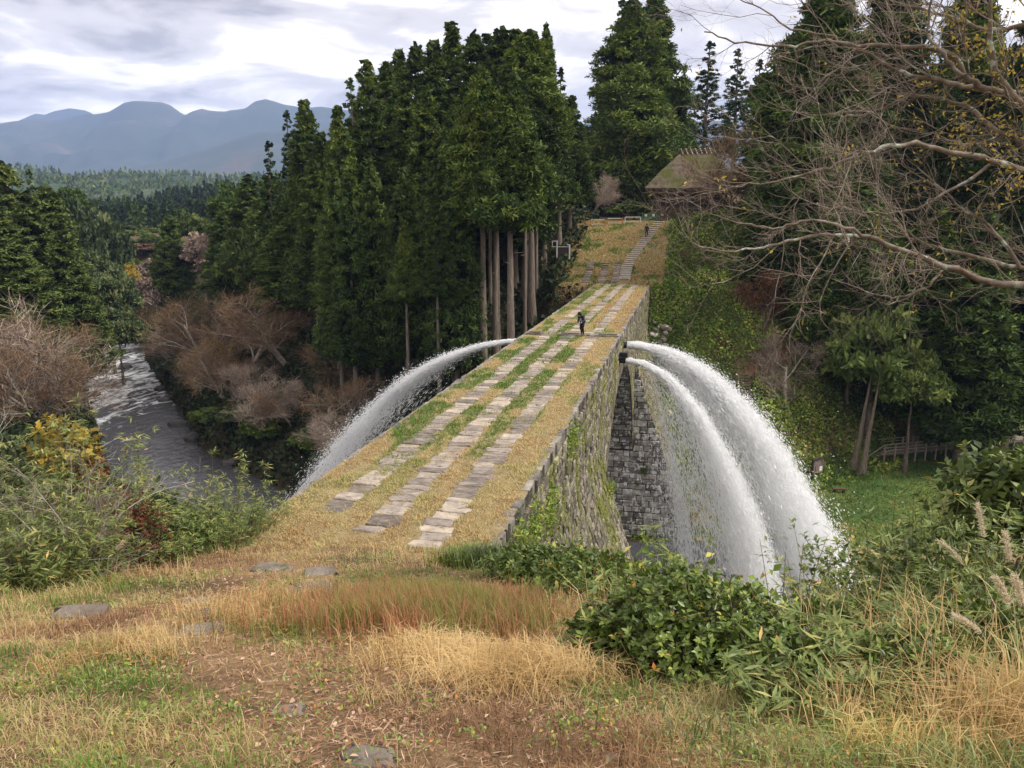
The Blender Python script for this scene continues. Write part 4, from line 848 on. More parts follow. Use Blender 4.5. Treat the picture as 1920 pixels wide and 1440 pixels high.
def tufts(cen, rad, nper, size, rr, tintc, up=0.35, flat=0.75, elong=1.0):
    """foliage tufts: many small sprays on and inside uneven blobs"""
    n = len(cen); k = n * nper; c = np.repeat(cen, nper, 0); r_ = np.repeat(rad, nper); tc = np.repeat(tintc, nper)
    d = rdir(k, rr); d[:, 2] += up; d = unit(d); q = rr.random(k) ** 0.45
    P = c + d * (r_ * q)[:, None] * np.array([1, 1, flat])
    sz = size * rr.uniform(0.6, 1.35, k); A = unit(np.cross(d, rdir(k, rr))); B = unit(d * 0.75 + rdir(k, rr) * 0.65)
    t = np.clip(tc + rr.normal(0, 0.14, k) + 0.0 * q, 0, 1)
    return quads(P, A * (sz * 0.3 * elong)[:, None], B * (sz * 0.82)[:, None], t)
def cedar_crown(H, cb, Rm, seed, ntuft=350, nper=50, sparse=0.0, tip=0.6, ragged=0.16):
    rr = np.random.default_rng(seed); L = H - cb; n = ntuft * 2
    u = rr.random(n); prof = (1 - u) ** tip * np.minimum(1, (u + 0.06) / 0.16) ** 0.5; keep = rr.random(n) < 0.22 + 0.85 * prof; u = u[keep]; prof = prof[keep]; n = len(u)
    az = rr.uniform(0, 2 * math.pi, n)
    lob = 1 + ragged * np.sin(az * 2 + u * 9 + seed) + ragged * (vnoise(az * 1.6, u * 12, seed) - 0.5) * 2
    rad = Rm * prof * lob * rr.uniform(0.62, 1.06, n)
    cen = np.stack([rad * np.cos(az), rad * np.sin(az), cb + u * L - 0.18 * rad], 1)
    tr = Rm * (0.045 + 0.19 * prof ** 0.8) * rr.uniform(0.75, 1.25, n) * (1 - sparse * 0.3)
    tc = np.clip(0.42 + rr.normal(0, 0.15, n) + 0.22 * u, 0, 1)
    a = tufts(cen, tr, nper, min(Rm * 0.066, 0.33), rr, tc)
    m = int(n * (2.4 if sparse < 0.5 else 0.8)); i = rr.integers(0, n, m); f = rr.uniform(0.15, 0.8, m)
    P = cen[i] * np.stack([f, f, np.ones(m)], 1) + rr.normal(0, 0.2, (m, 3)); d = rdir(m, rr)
    b = quads(P, unit(np.cross(d, rdir(m, rr))) * Rm * 0.085, d * Rm * 0.1, np.full(m, 0.12))  # inner sprays tinted dark: painted shade for the gaps in the crown
    return join([a, b])
def trunk_mesh(H, r0, seed, n=9, lean=0.0, stubs=10, sb=(0.2, 0.6)):
    rr = np.random.default_rng(seed); T = Tubes(); z = np.linspace(-1.5, H, 12)
    x = np.cumsum(rr.normal(0, 0.03, 12)) + lean * z / H; y = np.cumsum(rr.normal(0, 0.03, 12))
    rad = r0 * (1 - 0.86 * np.clip(z / H, 0, 1)) + r0 * 0.55 * np.exp(-np.maximum(z, 0) / 0.9); T.add(np.stack([x, y, z], 1), rad, n)
    for k in range(stubs):
        zz = H * rr.uniform(*sb); a = rr.uniform(0, 6.28); l = rr.uniform(0.4, 1.6); p = np.array([np.interp(zz, z, x), np.interp(zz, z, y), zz])
        T.add([p, p + np.array([math.cos(a) * l, math.sin(a) * l, l * rr.uniform(-.2, .3)])], [0.05, 0.015], 3)
    return T.mesh('trunk')
def tree_me(name, V, F, T): return mesh(name, V, [F], T)
CED = {}
def cedar_kind(key, H, cb, Rm, seed, r0=0.34, **k):
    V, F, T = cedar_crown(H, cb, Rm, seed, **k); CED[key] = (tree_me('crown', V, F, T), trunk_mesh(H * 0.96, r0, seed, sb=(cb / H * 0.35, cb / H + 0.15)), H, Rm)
cedar_kind('full_a', 26, 4.5, 3.6, 101); cedar_kind('full_b', 26, 5.5, 3.3, 102, tip=0.68, ragged=0.2); cedar_kind('full_c', 26, 3.5, 3.9, 103, tip=0.55)
cedar_kind('tall_a', 28, 16.5, 3.3, 104, tip=0.55, r0=0.42); cedar_kind('tall_b', 28, 17, 3.0, 105, tip=0.6, r0=0.4, ragged=0.22)
cedar_kind('thin_a', 26, 7, 2.9, 106, sparse=1.0, ntuft=200, nper=34, tip=0.85, ragged=0.25); cedar_kind('giant', 34, 3, 7.2, 107, ntuft=720, nper=74, tip=0.66, ragged=0.27, r0=0.8)
cedar_kind('giant_b', 34, 4, 6.4, 108, ntuft=600, nper=70, tip=0.72, ragged=0.3, r0=0.7)
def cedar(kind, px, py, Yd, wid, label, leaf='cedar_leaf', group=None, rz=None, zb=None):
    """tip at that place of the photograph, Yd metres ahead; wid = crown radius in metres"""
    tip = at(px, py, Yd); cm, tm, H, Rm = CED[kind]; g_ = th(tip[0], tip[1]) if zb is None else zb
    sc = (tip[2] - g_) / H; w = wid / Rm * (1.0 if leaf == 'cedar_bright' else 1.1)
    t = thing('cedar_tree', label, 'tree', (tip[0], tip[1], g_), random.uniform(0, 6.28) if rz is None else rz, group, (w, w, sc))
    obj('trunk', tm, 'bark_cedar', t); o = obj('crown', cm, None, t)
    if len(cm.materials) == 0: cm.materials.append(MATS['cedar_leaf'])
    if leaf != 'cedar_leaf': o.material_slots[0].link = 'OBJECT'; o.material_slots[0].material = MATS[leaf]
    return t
G1 = 'cedars of the dark grove left of the bridge'
O = ['first', 'second', 'third', 'fourth', 'fifth', 'sixth', 'seventh', 'eighth', 'ninth', 'tenth', 'eleventh', 'twelfth', 'thirteenth', 'fourteenth', 'fifteenth', 'sixteenth']
front = [(623, 310, 90, 2.9, 'full_a'), (650, 335, 86, 2.6, 'full_b'), (695, 313, 88, 3.1, 'full_c'), (755, 317, 86, 3.3, 'full_a'), (818, 300, 85, 3.4, 'full_b'), (852, 317, 82, 3.2, 'full_c')]
for i, (a, b_, y_, w_, k_) in enumerate(front): cedar(k_, a, b_, y_, w_, f'short bushy green cedar, {O[i]} from the left in the grove front row', 'cedar_bright', group=G1)
for i, (a, b_, y_, w_, k_) in enumerate([(902, 130, 82, 3.7, 'tall_a'), (960, 148, 79, 3.6, 'tall_b'), (925, 190, 84, 3.0, 'tall_b')]): cedar(k_, a, b_, y_, w_, ('tall cedar with long bare trunk and bright pointed top, left of the bridge middle', 'tall cedar with long bare trunk nearest the bridge edge', 'lower cedar squeezed between the two tall bare-trunked ones')[i], group=G1)
back = [(502, 265, 128, 3.2, 'thin_a'), (538, 208, 122, 3.2, 'thin_a'), (568, 190, 118, 4.2, 'full_a'), (632, 200, 112, 3.6, 'full_b'), (657, 147, 114, 3.6, 'thin_a'), (697, 193, 102, 4.4, 'full_c'), (687, 115, 118, 4.4, 'full_a'), (723, 118, 112, 4.4, 'full_b'), (747, 95, 120, 4.2, 'full_a'), (780, 87, 114, 4.6, 'full_c'), (760, 155, 102, 4.2, 'full_b'), (812, 78, 112, 4.6, 'full_a'), (847, 43, 114, 4.4, 'full_b'), (890, 65, 106, 4.6, 'full_c'), (915, 66, 112, 4.4, 'full_a'), (940, 57, 104, 4.8, 'full_c')]
for i, (a, b_, y_, w_, k_) in enumerate(back): cedar(k_, a, b_, y_, w_, f'dark cedar behind the front row, {O[i]} from the left along the grove skyline', group=G1)
more = [(965, 58, 98, 4.6, 'full_a', 'broad dark cedar crowning the right shoulder of the grove'), (990, 63, 95, 4.4, 'tall_a', 'dark cedar just right of the broad one on the grove shoulder'), (1022, 108, 100, 2.8, 'thin_a', 'thin see-through cedar left of the slimmest one at the grove right end'), (1052, 127, 104, 2.7, 'thin_a', 'slimmest see-through cedar at the right end of the grove'), (1072, 180, 110, 2.8, 'full_b', 'small dark cedar at the far right end of the grove beside the sky gap'),
        (800, 170, 98, 4.0, 'full_a', 'dark cedar filling the middle of the grove below the highest tip'), (640, 240, 98, 3.6, 'full_c', 'dark cedar rising behind the leftmost front row cedars'), (1000, 165, 92, 3.4, 'tall_b', 'dark cedar with bare trunk right of the bridge-side tall cedar'), (1032, 205, 108, 3.4, 'full_b', 'low full cedar right of the bare trunks near the notice board'), (600, 250, 116, 3.6, 'full_a', 'dark cedar below the twin pointed tips at the grove left end'), (870, 180, 95, 3.6, 'tall_a', 'shaded cedar just behind the tall bright-topped one'), (585, 300, 108, 3.6, 'full_b', 'dark cedar left of the front row above the brown trees')]
for a, b_, y_, w_, k_, lb in more: cedar(k_, a, b_, y_, w_, lb, group=G1)
# extra bare trunks seen under the crowns
def pole(px, py, Yd, H, label):
    p = at(px, py, Yd); g_ = th(p[0], p[1]); t = thing('cedar_tree', label, 'tree', (p[0], p[1], g_), random.uniform(0, 6), G1, (0.62, 0.62, H / 28)); cm, tm, H0, R0 = CED['tall_b']
    obj('trunk', tm, 'bark_cedar', t); obj('crown', cm, None, t)
for i, (a, y_) in enumerate([(905, 90), (920, 94), (935, 88), (985, 88), (1005, 96), (1020, 100)]): pole(a, 600, y_, 28, f'slender cedar whose bare trunk is {O[i]} from the left behind the bridge edge')
for i, (a, y_, h_) in enumerate([(640, 96, 19), (692, 93, 17), (703, 97, 18), (768, 82, 19), (824, 80, 20), (852, 84, 20)]):
    pole(a, 740, y_, h_, f'cedar with slim bare trunk, {O[i]} from the left below the front row crowns')
G2 = 'tall trees behind the far ramp'
cedar('giant_b', 1232, -25, 152, 8.0, 'huge dark cedar standing behind, right one of the twin giants', group=G2); cedar('giant', 1188, 8, 142, 9.2, 'huge dark cedar in front, left one of the twin giants', group=G2); cedar('thin_a', 1168, -8, 150, 4.4, 'ragged cedar top showing left behind the twin giants', group=G2)
for i, (a, b_, w_) in enumerate([(1331, 78, 5.0), (1385, 92, 4.6), (1426, 112, 4.6), (1452, 95, 5.0)]): cedar('thin_a', a, b_, 165 + i * 3, w_, f'airy dark cedar on the skyline right of the giants, {O[i]} from the left', group=G2)
for i, (a, b_, y_, w_) in enumerate([(1130, 250, 158, 4.5), (1090, 240, 156, 4.5), (1275, 215, 160, 5.0), (1115, 300, 140, 3.6), (1262, 290, 158, 4.4)]): cedar('full_c', a, b_, y_, w_, f'dark cedar in the shade behind the far barriers, {O[i]} in depth', group=G2)
G3 = 'dark trees on the right hillside'
cedar('giant', 1560, -70, 92, 8.4, 'very large dark conifer filling the upper right behind bare branches', group=G3)
cedar('giant_b', 1690, -120, 100, 8.0, 'very large dark conifer right of the first behind the bare limbs', group=G3)
cedar('giant', 1840, -80, 104, 7.6, 'large dark conifer at the upper right corner', group=G3); cedar('giant_b', 1960, -30, 92, 7.0, 'large dark conifer cut by the right edge', group=G3)
cedar('full_c', 1490, 120, 100, 4.6, 'dark conifer at the left foot of the very large one', group=G3); cedar('full_b', 1445, 215, 112, 4.6, 'lower dark conifer behind the reddish bare trees', group=G3)
cedar('full_c', 1570, 300, 88, 4.4, 'dark green conifer behind the orange tree on the right slope', group=G3); cedar('full_a', 1760, 380, 86, 5.2, 'dark green conifer right of the olive evergreen', group=G3); cedar('full_c', 1850, 400, 82, 5.0, 'dark green conifer above the boardwalk at the right', group=G3); cedar('full_b', 1930, 420, 84, 5.0, 'dark green conifer above the boardwalk end at the right edge', group=G3); cedar('full_b', 1540, 410, 90, 3.2, 'slim dark conifer left of the olive evergreen', group=G3)
G4 = 'conifers on the left bank'
for i, (a, b_, y_, w_, k_, lb) in enumerate([(6, 309, 120, 6.0, 'full_c', 'olive green cedar at the left edge, tallest there'), (54, 318, 150, 2.6, 'thin_a', 'thin spindly cedar tip poking up at the left'), (47, 362, 112, 5.4, 'full_a', 'olive green cedar right in front of the spindly one'), (84, 352, 116, 5.4, 'full_c', 'olive green cedar sloping down to the brown shrubs at left'), (-10, 380, 104, 5.5, 'full_b', 'olive green cedar lowest at the left edge'), (118, 430, 108, 4.6, 'full_a', 'small olive green cedar at the right end of the left bank cedars'), (20, 440, 98, 5.0, 'full_c', 'dark lower cedar above the bare brown shrub at left')]): cedar(k_, a, b_, y_, w_, lb, 'cedar_olive' if i != 1 else 'cedar_leaf', group=G4)
G5 = 'conifers down the left valley'
for i, (a, b_, y_, w_, k_, lb) in enumerate([(316, 405, 170, 4.6, 'full_c', 'dark pointed conifer standing alone in the left valley'), (416, 381, 150, 4.4, 'full_a', 'bright green conifer right of the lone valley one'), (544, 347, 128, 4.4, 'full_c', 'mid green conifer left below the grove'), (507, 333, 135, 5.4, 'full_c', 'broad green conifer left of the grove foot'), (465, 330, 142, 5.0, 'full_a', 'green conifer furthest left of the grove foot'), (440, 395, 140, 4.4, 'full_b', 'short green conifer above the brown bare trees'), (528, 400, 118, 4.6, 'full_a', 'dark green conifer between grove and brown trees')]): cedar(k_, a, b_, y_, w_, lb, group=G5)

# round-headed evergreens
def round_crown(seed, Rm, Hc, ntuft=170, nper=60, leafsz=0.34):
    rr = np.random.default_rng(seed); d = rdir(ntuft, rr); d[:, 2] = np.abs(d[:, 2]) * 1.0 - 0.25 * rr.random(ntuft)
    az = np.arctan2(d[:, 1], d[:, 0]); f = (0.72 + 0.5 * vnoise(az * 1.5 + 5, d[:, 2] * 3, seed)) * rr.uniform(0.65, 1.02, ntuft)
    cen = d * f[:, None] * np.array([Rm, Rm, Hc / 2]) + np.array([0, 0, Hc * 0.55]); tr = Rm * rr.uniform(0.15, 0.27, ntuft)
    return tufts(cen, tr, nper, leafsz, rr, np.clip(0.5 + rr.normal(0, 0.16, ntuft), 0, 1), up=0.5, flat=0.6, elong=1.4)
def grow(T, p, d, ln, r0, lev, rr, tips, spec, n0=6):
    """recursive boughs; spec per level: (segments, wander, children, angle, length ratio, up)"""
    sg, wn_, nc, ang, lr, up = spec[lev]; pts = [p]; dd = d.copy(); st = ln / sg
    for i in range(sg):
        dd = dd + rr.normal(0, wn_, 3); dd[2] += up; dd /= np.linalg.norm(dd); pts.append(pts[-1] + dd * st)
    pts = np.array(pts); rad = np.linspace(r0, r0 * 0.45, sg + 1); T.add(pts, rad, max(3, n0 - lev * 2))
    if lev + 1 >= len(spec): tips.append((pts[-1], dd, ln)); return
    for k in range(nc):
        f = (k + rr.uniform(0.3, 1.0)) / nc * 0.8 + 0.2; i = min(int(f * sg), sg - 1); q = pts[i] + (pts[i + 1] - pts[i]) * (f * sg - i)
        ax = unit((pts[i + 1] - pts[i])[None])[0]; o_ = rr.normal(size=3); o_ -= ax * (o_ @ ax); o_ /= np.linalg.norm(o_); a = ang * rr.uniform(0.65, 1.3)
        grow(T, q, ax * math.cos(a) + o_ * math.sin(a), ln * lr * rr.uniform(0.7, 1.2) * (1.15 - 0.5 * f), rad[i] * 0.58, lev + 1, rr, tips, spec, n0)
    tips.append((pts[-1], dd, ln * 0.5))
def bare_tree(seed, H, spread, ntw, tl, leaf=0, trunks=1, tw=0.02):
    rr = np.random.default_rng(seed); T = Tubes(); tips = []
    spec = [(5, 0.10, 6, 0.75, 0.62, 0.03), (5, 0.16, 5, 0.7, 0.55, 0.05), (4, 0.2, 4, 0.7, 0.55, 0.04), (3, 0.22, 0, 0.6, 0.5, 0.02)]
    for k in range(trunks):
        a = rr.uniform(0, 6.28); d = np.array([math.cos(a) * spread * 0.5, math.sin(a) * spread * 0.5, 1.0]); d /= np.linalg.norm(d)
        grow(T, np.array([math.cos(a) * 0.2 * trunks, math.sin(a) * 0.2 * trunks, -0.8]), d, H * 0.62, H * 0.021, 0, rr, tips, spec, 8)
    P = np.array([t[0] for t in tips]); D = np.array([t[1] for t in tips])
    i = rr.integers(0, len(P), ntw); d = unit(D[i] * 0.9 + rdir(ntw, rr) * 0.75 + np.array([0, 0, 0.25])); p = P[i] - d * rr.uniform(0, 0.5, ntw)[:, None] * tl + rr.normal(0, 0.3 * tl, (ntw, 3))
    V, F, tt = leaves(p, d, rdir(ntw, rr), tl * rr.uniform(0.5, 1.3, ntw), tw * rr.uniform(0.7, 1.4, ntw), np.clip(0.5 + rr.normal(0, 0.22, ntw), 0, 1), 0.1)
    lm = None
    if leaf:
        i = rr.integers(0, len(P), leaf); lp = P[i] + rr.normal(0, 0.45, (leaf, 3)); lv = leaves(lp, rdir(leaf, rr), rdir(leaf, rr), 0.2, 0.15, np.clip(0.5 + rr.normal(0, 0.22, leaf), 0, 1)); lm = mesh('foliage', lv[0], [lv[1]], lv[2])
    return T.mesh('trunk'), mesh('crown', V, [F], tt), lm, H
ROUND = [tree_me('crown', *round_crown(201, 4.5, 8)), tree_me('crown', *round_crown(202, 4.5, 9.5)), tree_me('crown', *round_crown(203, 4.5, 7))]
RT = trunk_mesh(5, 0.25, 211, stubs=0)
def rnd(k, px, py, Yd, wid, label, mat='broad_leaf', group=None, hk=1.0, zb=None, cat='tree', name='evergreen_tree'):
    tip = at(px, py, Yd); g_ = th(tip[0], tip[1]) if zb is None else zb; w = wid / 4.5; h = w * 9 * hk * 0.95
    g2 = max(g_, tip[2] - h * 1.35) if zb is None else zb; sc = (tip[2] - g2) / (8.5 if k != 1 else 10)
    t = thing(name, label, cat, (tip[0], tip[1], g_), random.uniform(0, 6), group); b = tip[2] - g_
    o = obj('trunk', RT, 'bark_brown', t); o.scale = (w, w, b / 5 * 0.75)
    o = obj('crown', ROUND[k], None, t, loc=(0, 0, g2 - g_)); o.scale = (w, w, sc)
    if len(ROUND[k].materials) == 0: ROUND[k].materials.append(MATS['broad_leaf'])
    o.material_slots[0].link = 'OBJECT'; o.material_slots[0].material = MATS[mat]
G6 = 'round evergreens in the left valley'
rnd(1, 125, 347, 190, 4.0, 'dark narrow round-topped evergreen in the left valley', 'cedar_leaf', G6); rnd(0, 162, 368, 185, 7.0, 'large grey-green round evergreen in the left valley', 'broad_leaf', G6, 1.5)
rnd(2, 160, 447, 150, 5.5, 'grey-green evergreen on the left bank below the large round one', 'broad_leaf', G6); rnd(0, 195, 500, 140, 5.0, 'grey-green leafy tree leaning over the river bend', 'broad_leaf', G6); rnd(2, 215, 560, 130, 4.5, 'lowest grey-green leafy tree right beside the river bend', 'broad_leaf', G6)
rnd(2, 431, 331, 165, 5.0, 'round-topped green tree left of the grove on the skyline', 'cedar_leaf', G6); rnd(0, 353, 391, 190, 4.5, 'pale olive round tree behind the lone valley conifer', 'cedar_olive', G6); rnd(0, 469, 425, 124, 5.2, 'olive brown round evergreen below the green conifers', 'cedar_olive', G6, 1.1)
rnd(0, 225, 494, 175, 4.5, 'yellowing round tree at the valley bend', 'yellow_leaf', G6); rnd(2, 262, 510, 165, 4.2, 'grey-brown tree beside the yellowing one', 'twig_grey', G6); rnd(1, 240, 430, 240, 6, 'olive round tree further up the valley', 'cedar_olive', G6); rnd(0, 290, 440, 230, 5, 'olive tree up the valley beside the lone conifer', 'cedar_olive', G6); rnd(2, 375, 425, 170, 4.4, 'tan bare-looking round tree between the valley conifers', 'twig_grey', G6)
for i, (k, a, b_, y_, w_, mt, lb) in enumerate([(0, 205, 452, 215, 5.0, 'twig_grey', 'grey-brown round tree left in the pale valley floor'), (2, 232, 470, 205, 4.4, 'cedar_olive', 'olive round bush low in the pale valley floor'), (1, 262, 455, 225, 5.0, 'twig_red', 'reddish round tree in the pale valley floor'), (2, 285, 478, 200, 4.2, 'twig_grey', 'grey-brown round bush left of the lone valley conifer'), (0, 345, 455, 200, 4.6, 'twig_red', 'reddish round tree right of the lone valley conifer'), (1, 392, 470, 185, 4.4, 'twig_grey', 'grey-brown round tree before the bright green conifer'), (0, 300, 425, 265, 5.5, 'cedar_olive', 'olive round tree behind the lone valley conifer'), (2, 222, 415, 285, 6.0, 'cedar_leaf', 'dark round tree at the edge of the distant wood')]): rnd(k, a, b_, y_, w_, lb, mt, G6)
G7 = 'evergreens at the foot of the right hill'
rnd(0, 1650, 545, 84, 5.6, 'olive brown evergreen with clumped foliage above two bare trunks', 'cedar_olive', G7, 1.6); rnd(2, 1720, 640, 80, 3.6, 'lower olive brown evergreen overhanging the boardwalk hillside', 'cedar_olive', G7); rnd(1, 1600, 600, 86, 3.4, 'dark leafy evergreen left of the two bare trunks', 'cedar_leaf', G7)
for i, (a, y_) in enumerate([(1612, 80), (1628, 79)]):
    p = at(a, 760, y_); g_ = th(p[0], p[1]); t = thing('leaning_tree', ('left of two bare leaning trunks under the olive evergreen', 'right of two bare leaning trunks under the olive evergreen')[i], 'tree', (p[0], p[1], g_), 0, G7, (1, 1, 1)); obj('trunk', trunk_mesh(11, 0.33, 300 + i, lean=1.2), 'bark_cedar', t)
rnd(2, 1190, 372, 118, 2.6, 'dark round shrub behind the plain white barrier', 'cedar_leaf', 'shrubs along the far plateau', cat='shrub', name='shrub'); rnd(2, 1165, 378, 119, 2.2, 'dark flat-topped shrub behind the middle barrier', 'cedar_leaf', 'shrubs along the far plateau', cat='shrub', name='shrub'); rnd(0, 1225, 375, 120, 2.4, 'dark green shrub behind the green fence panels', 'broad_leaf', 'shrubs along the far plateau', cat='shrub', name='shrub')

# bare and half-bare deciduous trees
BT = [bare_tree(401, 11, 0.9, 4600, 1.15, 0, 2, 0.024), bare_tree(402, 11, 1.1, 4600, 1.1, 1800, 3, 0.024), bare_tree(403, 11, 0.8, 4300, 1.2, 0, 1, 0.024), bare_tree(404, 9, 1.2, 5000, 0.8, 5500, 2, 0.02)]
def bare(k, px, py, Yd, H, wk, label, twig='twig_red', bark='bark_brown', leafm=None, group=None, rz=None, zoff=0.0, bank=1):
    tip = at(px, py, Yd)
    for _ in range(60):                       # keep the foot on the bank, clear of the water
        s_, o_ = local(tip[0], tip[1]); tt_ = (s_ - np.interp(o_, SR_O, SR_S)) * np.interp(o_, SR_O, SR_K)
        if tt_ * bank > 9.0: break
        Yd += 1.5 * bank; tip = at(px, py, Yd)
    g_ = th(tip[0], tip[1]); tm, cm, lm, H0 = BT[k]
    h = tip[2] - g_ if H is None else H; zb = tip[2] - h if H is not None else g_
    zb = min(zb, g_ + zoff) if H is not None and zb > g_ else zb
    sc = (tip[2] - zb) / (H0 * 1.08); t = thing('bare_tree', label, 'tree', (tip[0], tip[1], zb), random.uniform(0, 6.28) if rz is None else rz, group, (sc * wk, sc * wk, sc))
    for nm, me, mt in (('trunk', tm, bark), ('crown', cm, twig)) + ((('foliage', lm, leafm),) if lm and leafm else ()):
        o = obj(nm, me, None, t)
        if len(me.materials) == 0: me.materials.append(MATS[mt])
        o.material_slots[0].link = 'OBJECT'; o.material_slots[0].material = MATS[mt]
G8 = 'reddish bare trees on the far river bank'
for i, (k, a, b_, y_, w_, lb, lf) in enumerate([(1, 300, 520, 122, 1.0, 'brown and ochre half-bare tree over the river bend', 'yellow_leaf'), (0, 372, 508, 116, 1.1, 'reddish bare tree second from the river bend', None), (2, 452, 520, 108, 1.2, 'reddish bare tree in the middle of the far bank', None), (0, 540, 492, 104, 1.2, 'tall reddish bare tree against the grove', None), (2, 590, 560, 96, 1.1, 'reddish bare tree hard against the front row cedars', None), (1, 372, 590, 108, 1.0, 'ochre-leaved half-bare tree low by the water', 'yellow_leaf'), (0, 420, 610, 100, 1.1, 'brown bare tree leaning over the river', None), (2, 500, 640, 94, 1.1, 'grey-brown bare tree low on the far bank', None), (0, 560, 690, 90, 1.0, 'bare tree with pale boughs nearest the left jet', None), (2, 440, 700, 90, 1.1, 'bare tree with pale boughs reaching over the dark water', None), (1, 620, 760, 86, 0.9, 'olive half-bare tree low beside the left jet', 'cedar_olive'), (0, 255, 560, 128, 1.0, 'brown bare tree right above the white rapids', None)]):
    bare(k, a, b_, y_, 13.0 if i < 5 else 8.5, w_ * (1.15 if i < 5 else 1.0), lb, 'twig_red' if i not in (7, 8, 9) else 'twig_grey', 'bark_pale', lf, G8)
G9 = 'bare trees on the left bank'
for i, (k, a, b_, y_, w_, lb) in enumerate([(0, 95, 480, 92, 1.3, 'greyish bare domed tree at the left above the river'), (2, 40, 520, 84, 1.2, 'brown bare tree at the left edge above the tan shrub'), (0, 70, 560, 84, 1.1, 'brown bare tree right of the lowest one on the left bank'), (2, 5, 590, 78, 1.2, 'brown bare tree low on the left bank')]): bare(k, a, b_, y_, 10, w_, lb, 'twig_grey' if i == 0 else 'twig_red', 'bark_pale', None, G9, bank=-1)
G10 = 'bare trees on the right slope'
for i, (k, a, b_, y_, H_, w_, lb, tw, lf) in enumerate([(0, 1400, 185, 112, 16, 1.1, 'pinkish bare tree below the airy skyline cedars', 'twig_red', None), (2, 1392, 245, 124, 11, 1.0, 'brown bare tree just right of the thatched roof', 'twig_red', None), (0, 1285, 250, 150, 10, 1.3, 'rust brown bare tree behind the thatched ridge', 'twig_red', None), (2, 1450, 290, 100, 14, 1.1, 'bare tree tangled above the orange tree', 'twig_red', None), (0, 1300, 375, 104, 6, 1.2, 'rusty bare shrub in front of the thatched house', 'twig_red', None), (2, 1345, 395, 98, 6, 1.2, 'rusty bare shrub right of the stair head', 'twig_red', None), (3, 1430, 470, 88, 8, 1.1, 'orange-leaved maple on the right slope', 'twig_grey', 'autumn_leaf'), (3, 1500, 430, 92, 9, 1.0, 'taller orange-leaved maple right behind the first', 'twig_grey', 'autumn_leaf'), (2, 1510, 560, 80, 7, 1.0, 'grey bare tree beside the earth path', 'twig_grey', None), (0, 1110, 300, 132, 8, 1.0, 'grey bare tree in the gap left of the twin giants', 'twig_grey', None), (0, 1270, 440, 96, 5, 1.3, 'brown bare bush along the stairs', 'twig_red', None)]): bare(k, a, b_, y_, H_, w_, lb, tw, 'bark_pale' if i in (8, 9) else 'bark_brown', lf, G10)

for i, o_ in enumerate([-78, -71, -65, -59, -53, -47, -41, -35, -29, -24]):
    k_ = np.interp(o_, SR_O, SR_K); s_ = np.interp(o_, SR_O, SR_S) + (8.6 + 1.6 * (i % 3)) / k_; p = bw(s_, o_); g_ = th(p[0], p[1]); h_ = (7.5, 6.2, 8.4, 5.6)[i % 4]; tm, cm, lm, H0 = BT[(0, 2, 1)[i % 3]]; sc = h_ / H0
    t = thing('bare_tree', f'bare tree overhanging the far waterline, {O[i]} downstream from the rapids', 'tree', (p[0], p[1], g_), i * 1.3, G8, (sc * 1.35, sc * 1.35, sc))
    for nm, me, mt in (('trunk', tm, 'bark_pale'), ('crown', cm, 'twig_red' if i % 3 else 'twig_grey')):
        o = obj(nm, me, None, t); o.material_slots[0].link = 'OBJECT'; o.material_slots[0].material = MATS[mt]
for i, o_ in enumerate([-74, -62, -50, -44, -38, -31, -26, -20]):
    k_ = np.interp(o_, SR_O, SR_K); s_ = np.interp(o_, SR_O, SR_S) + (7.4 + (i % 2)) / k_; p = bw(s_, o_); g_ = th(p[0], p[1]); t = thing('evergreen_shrub', f'dark evergreen shrub at the far waterline, {O[i]} downstream from the rapids', 'shrub', (p[0], p[1], g_), i, 'dark shrubs along the far waterline', (0.5, 0.5, 0.32))
    o = obj('crown', ROUND[i % 3], None, t, loc=(0, 0, -2.0)); o.material_slots[0].link = 'OBJECT'; o.material_slots[0].material = MATS['broad_leaf' if i % 3 == 0 else 'cedar_leaf']

for i in range(12):
    rr = np.random.default_rng(640 + i); o_ = -98 + i * 5.6 + rr.uniform(-1.5, 1.5); k_ = np.interp(o_, SR_O, SR_K); sd_ = 1 if i % 3 else -1; tt_ = sd_ * rr.uniform(4.6, 6.6) if i != 1 else 1.5
    p = bw(np.interp(o_, SR_O, SR_S) + tt_ / np.interp(o_, SR_O, SR_K), o_); bm = bmesh.new(); bmesh.ops.create_icosphere(bm, subdivisions=2, radius=1); q0 = rr.uniform(0.5, 1.3)
    for v in bm.verts:
        q_ = np.array(v.co); v.co = Vector(q_ * q0 * np.array([1.4, 1.0, 0.7]) * (0.7 + 0.6 * float(fbm(np.array([q_[0] * 1.6 + i]), np.array([q_[1] * 1.6 + q_[2]]), i)[0])))
    me = bpy.data.meshes.new('river_rock'); bm.to_mesh(me); bm.free(); o = obj('river_rock', me, 'wet_rock', None, (p[0], p[1], -19.75), rr.uniform(0, 6)); o['category'] = 'rock'; o['group'] = 'dark rocks in the river at left'; o['label'] = f'dark wet rock in the river at left, {O[i]} downstream from the top of the rapids'
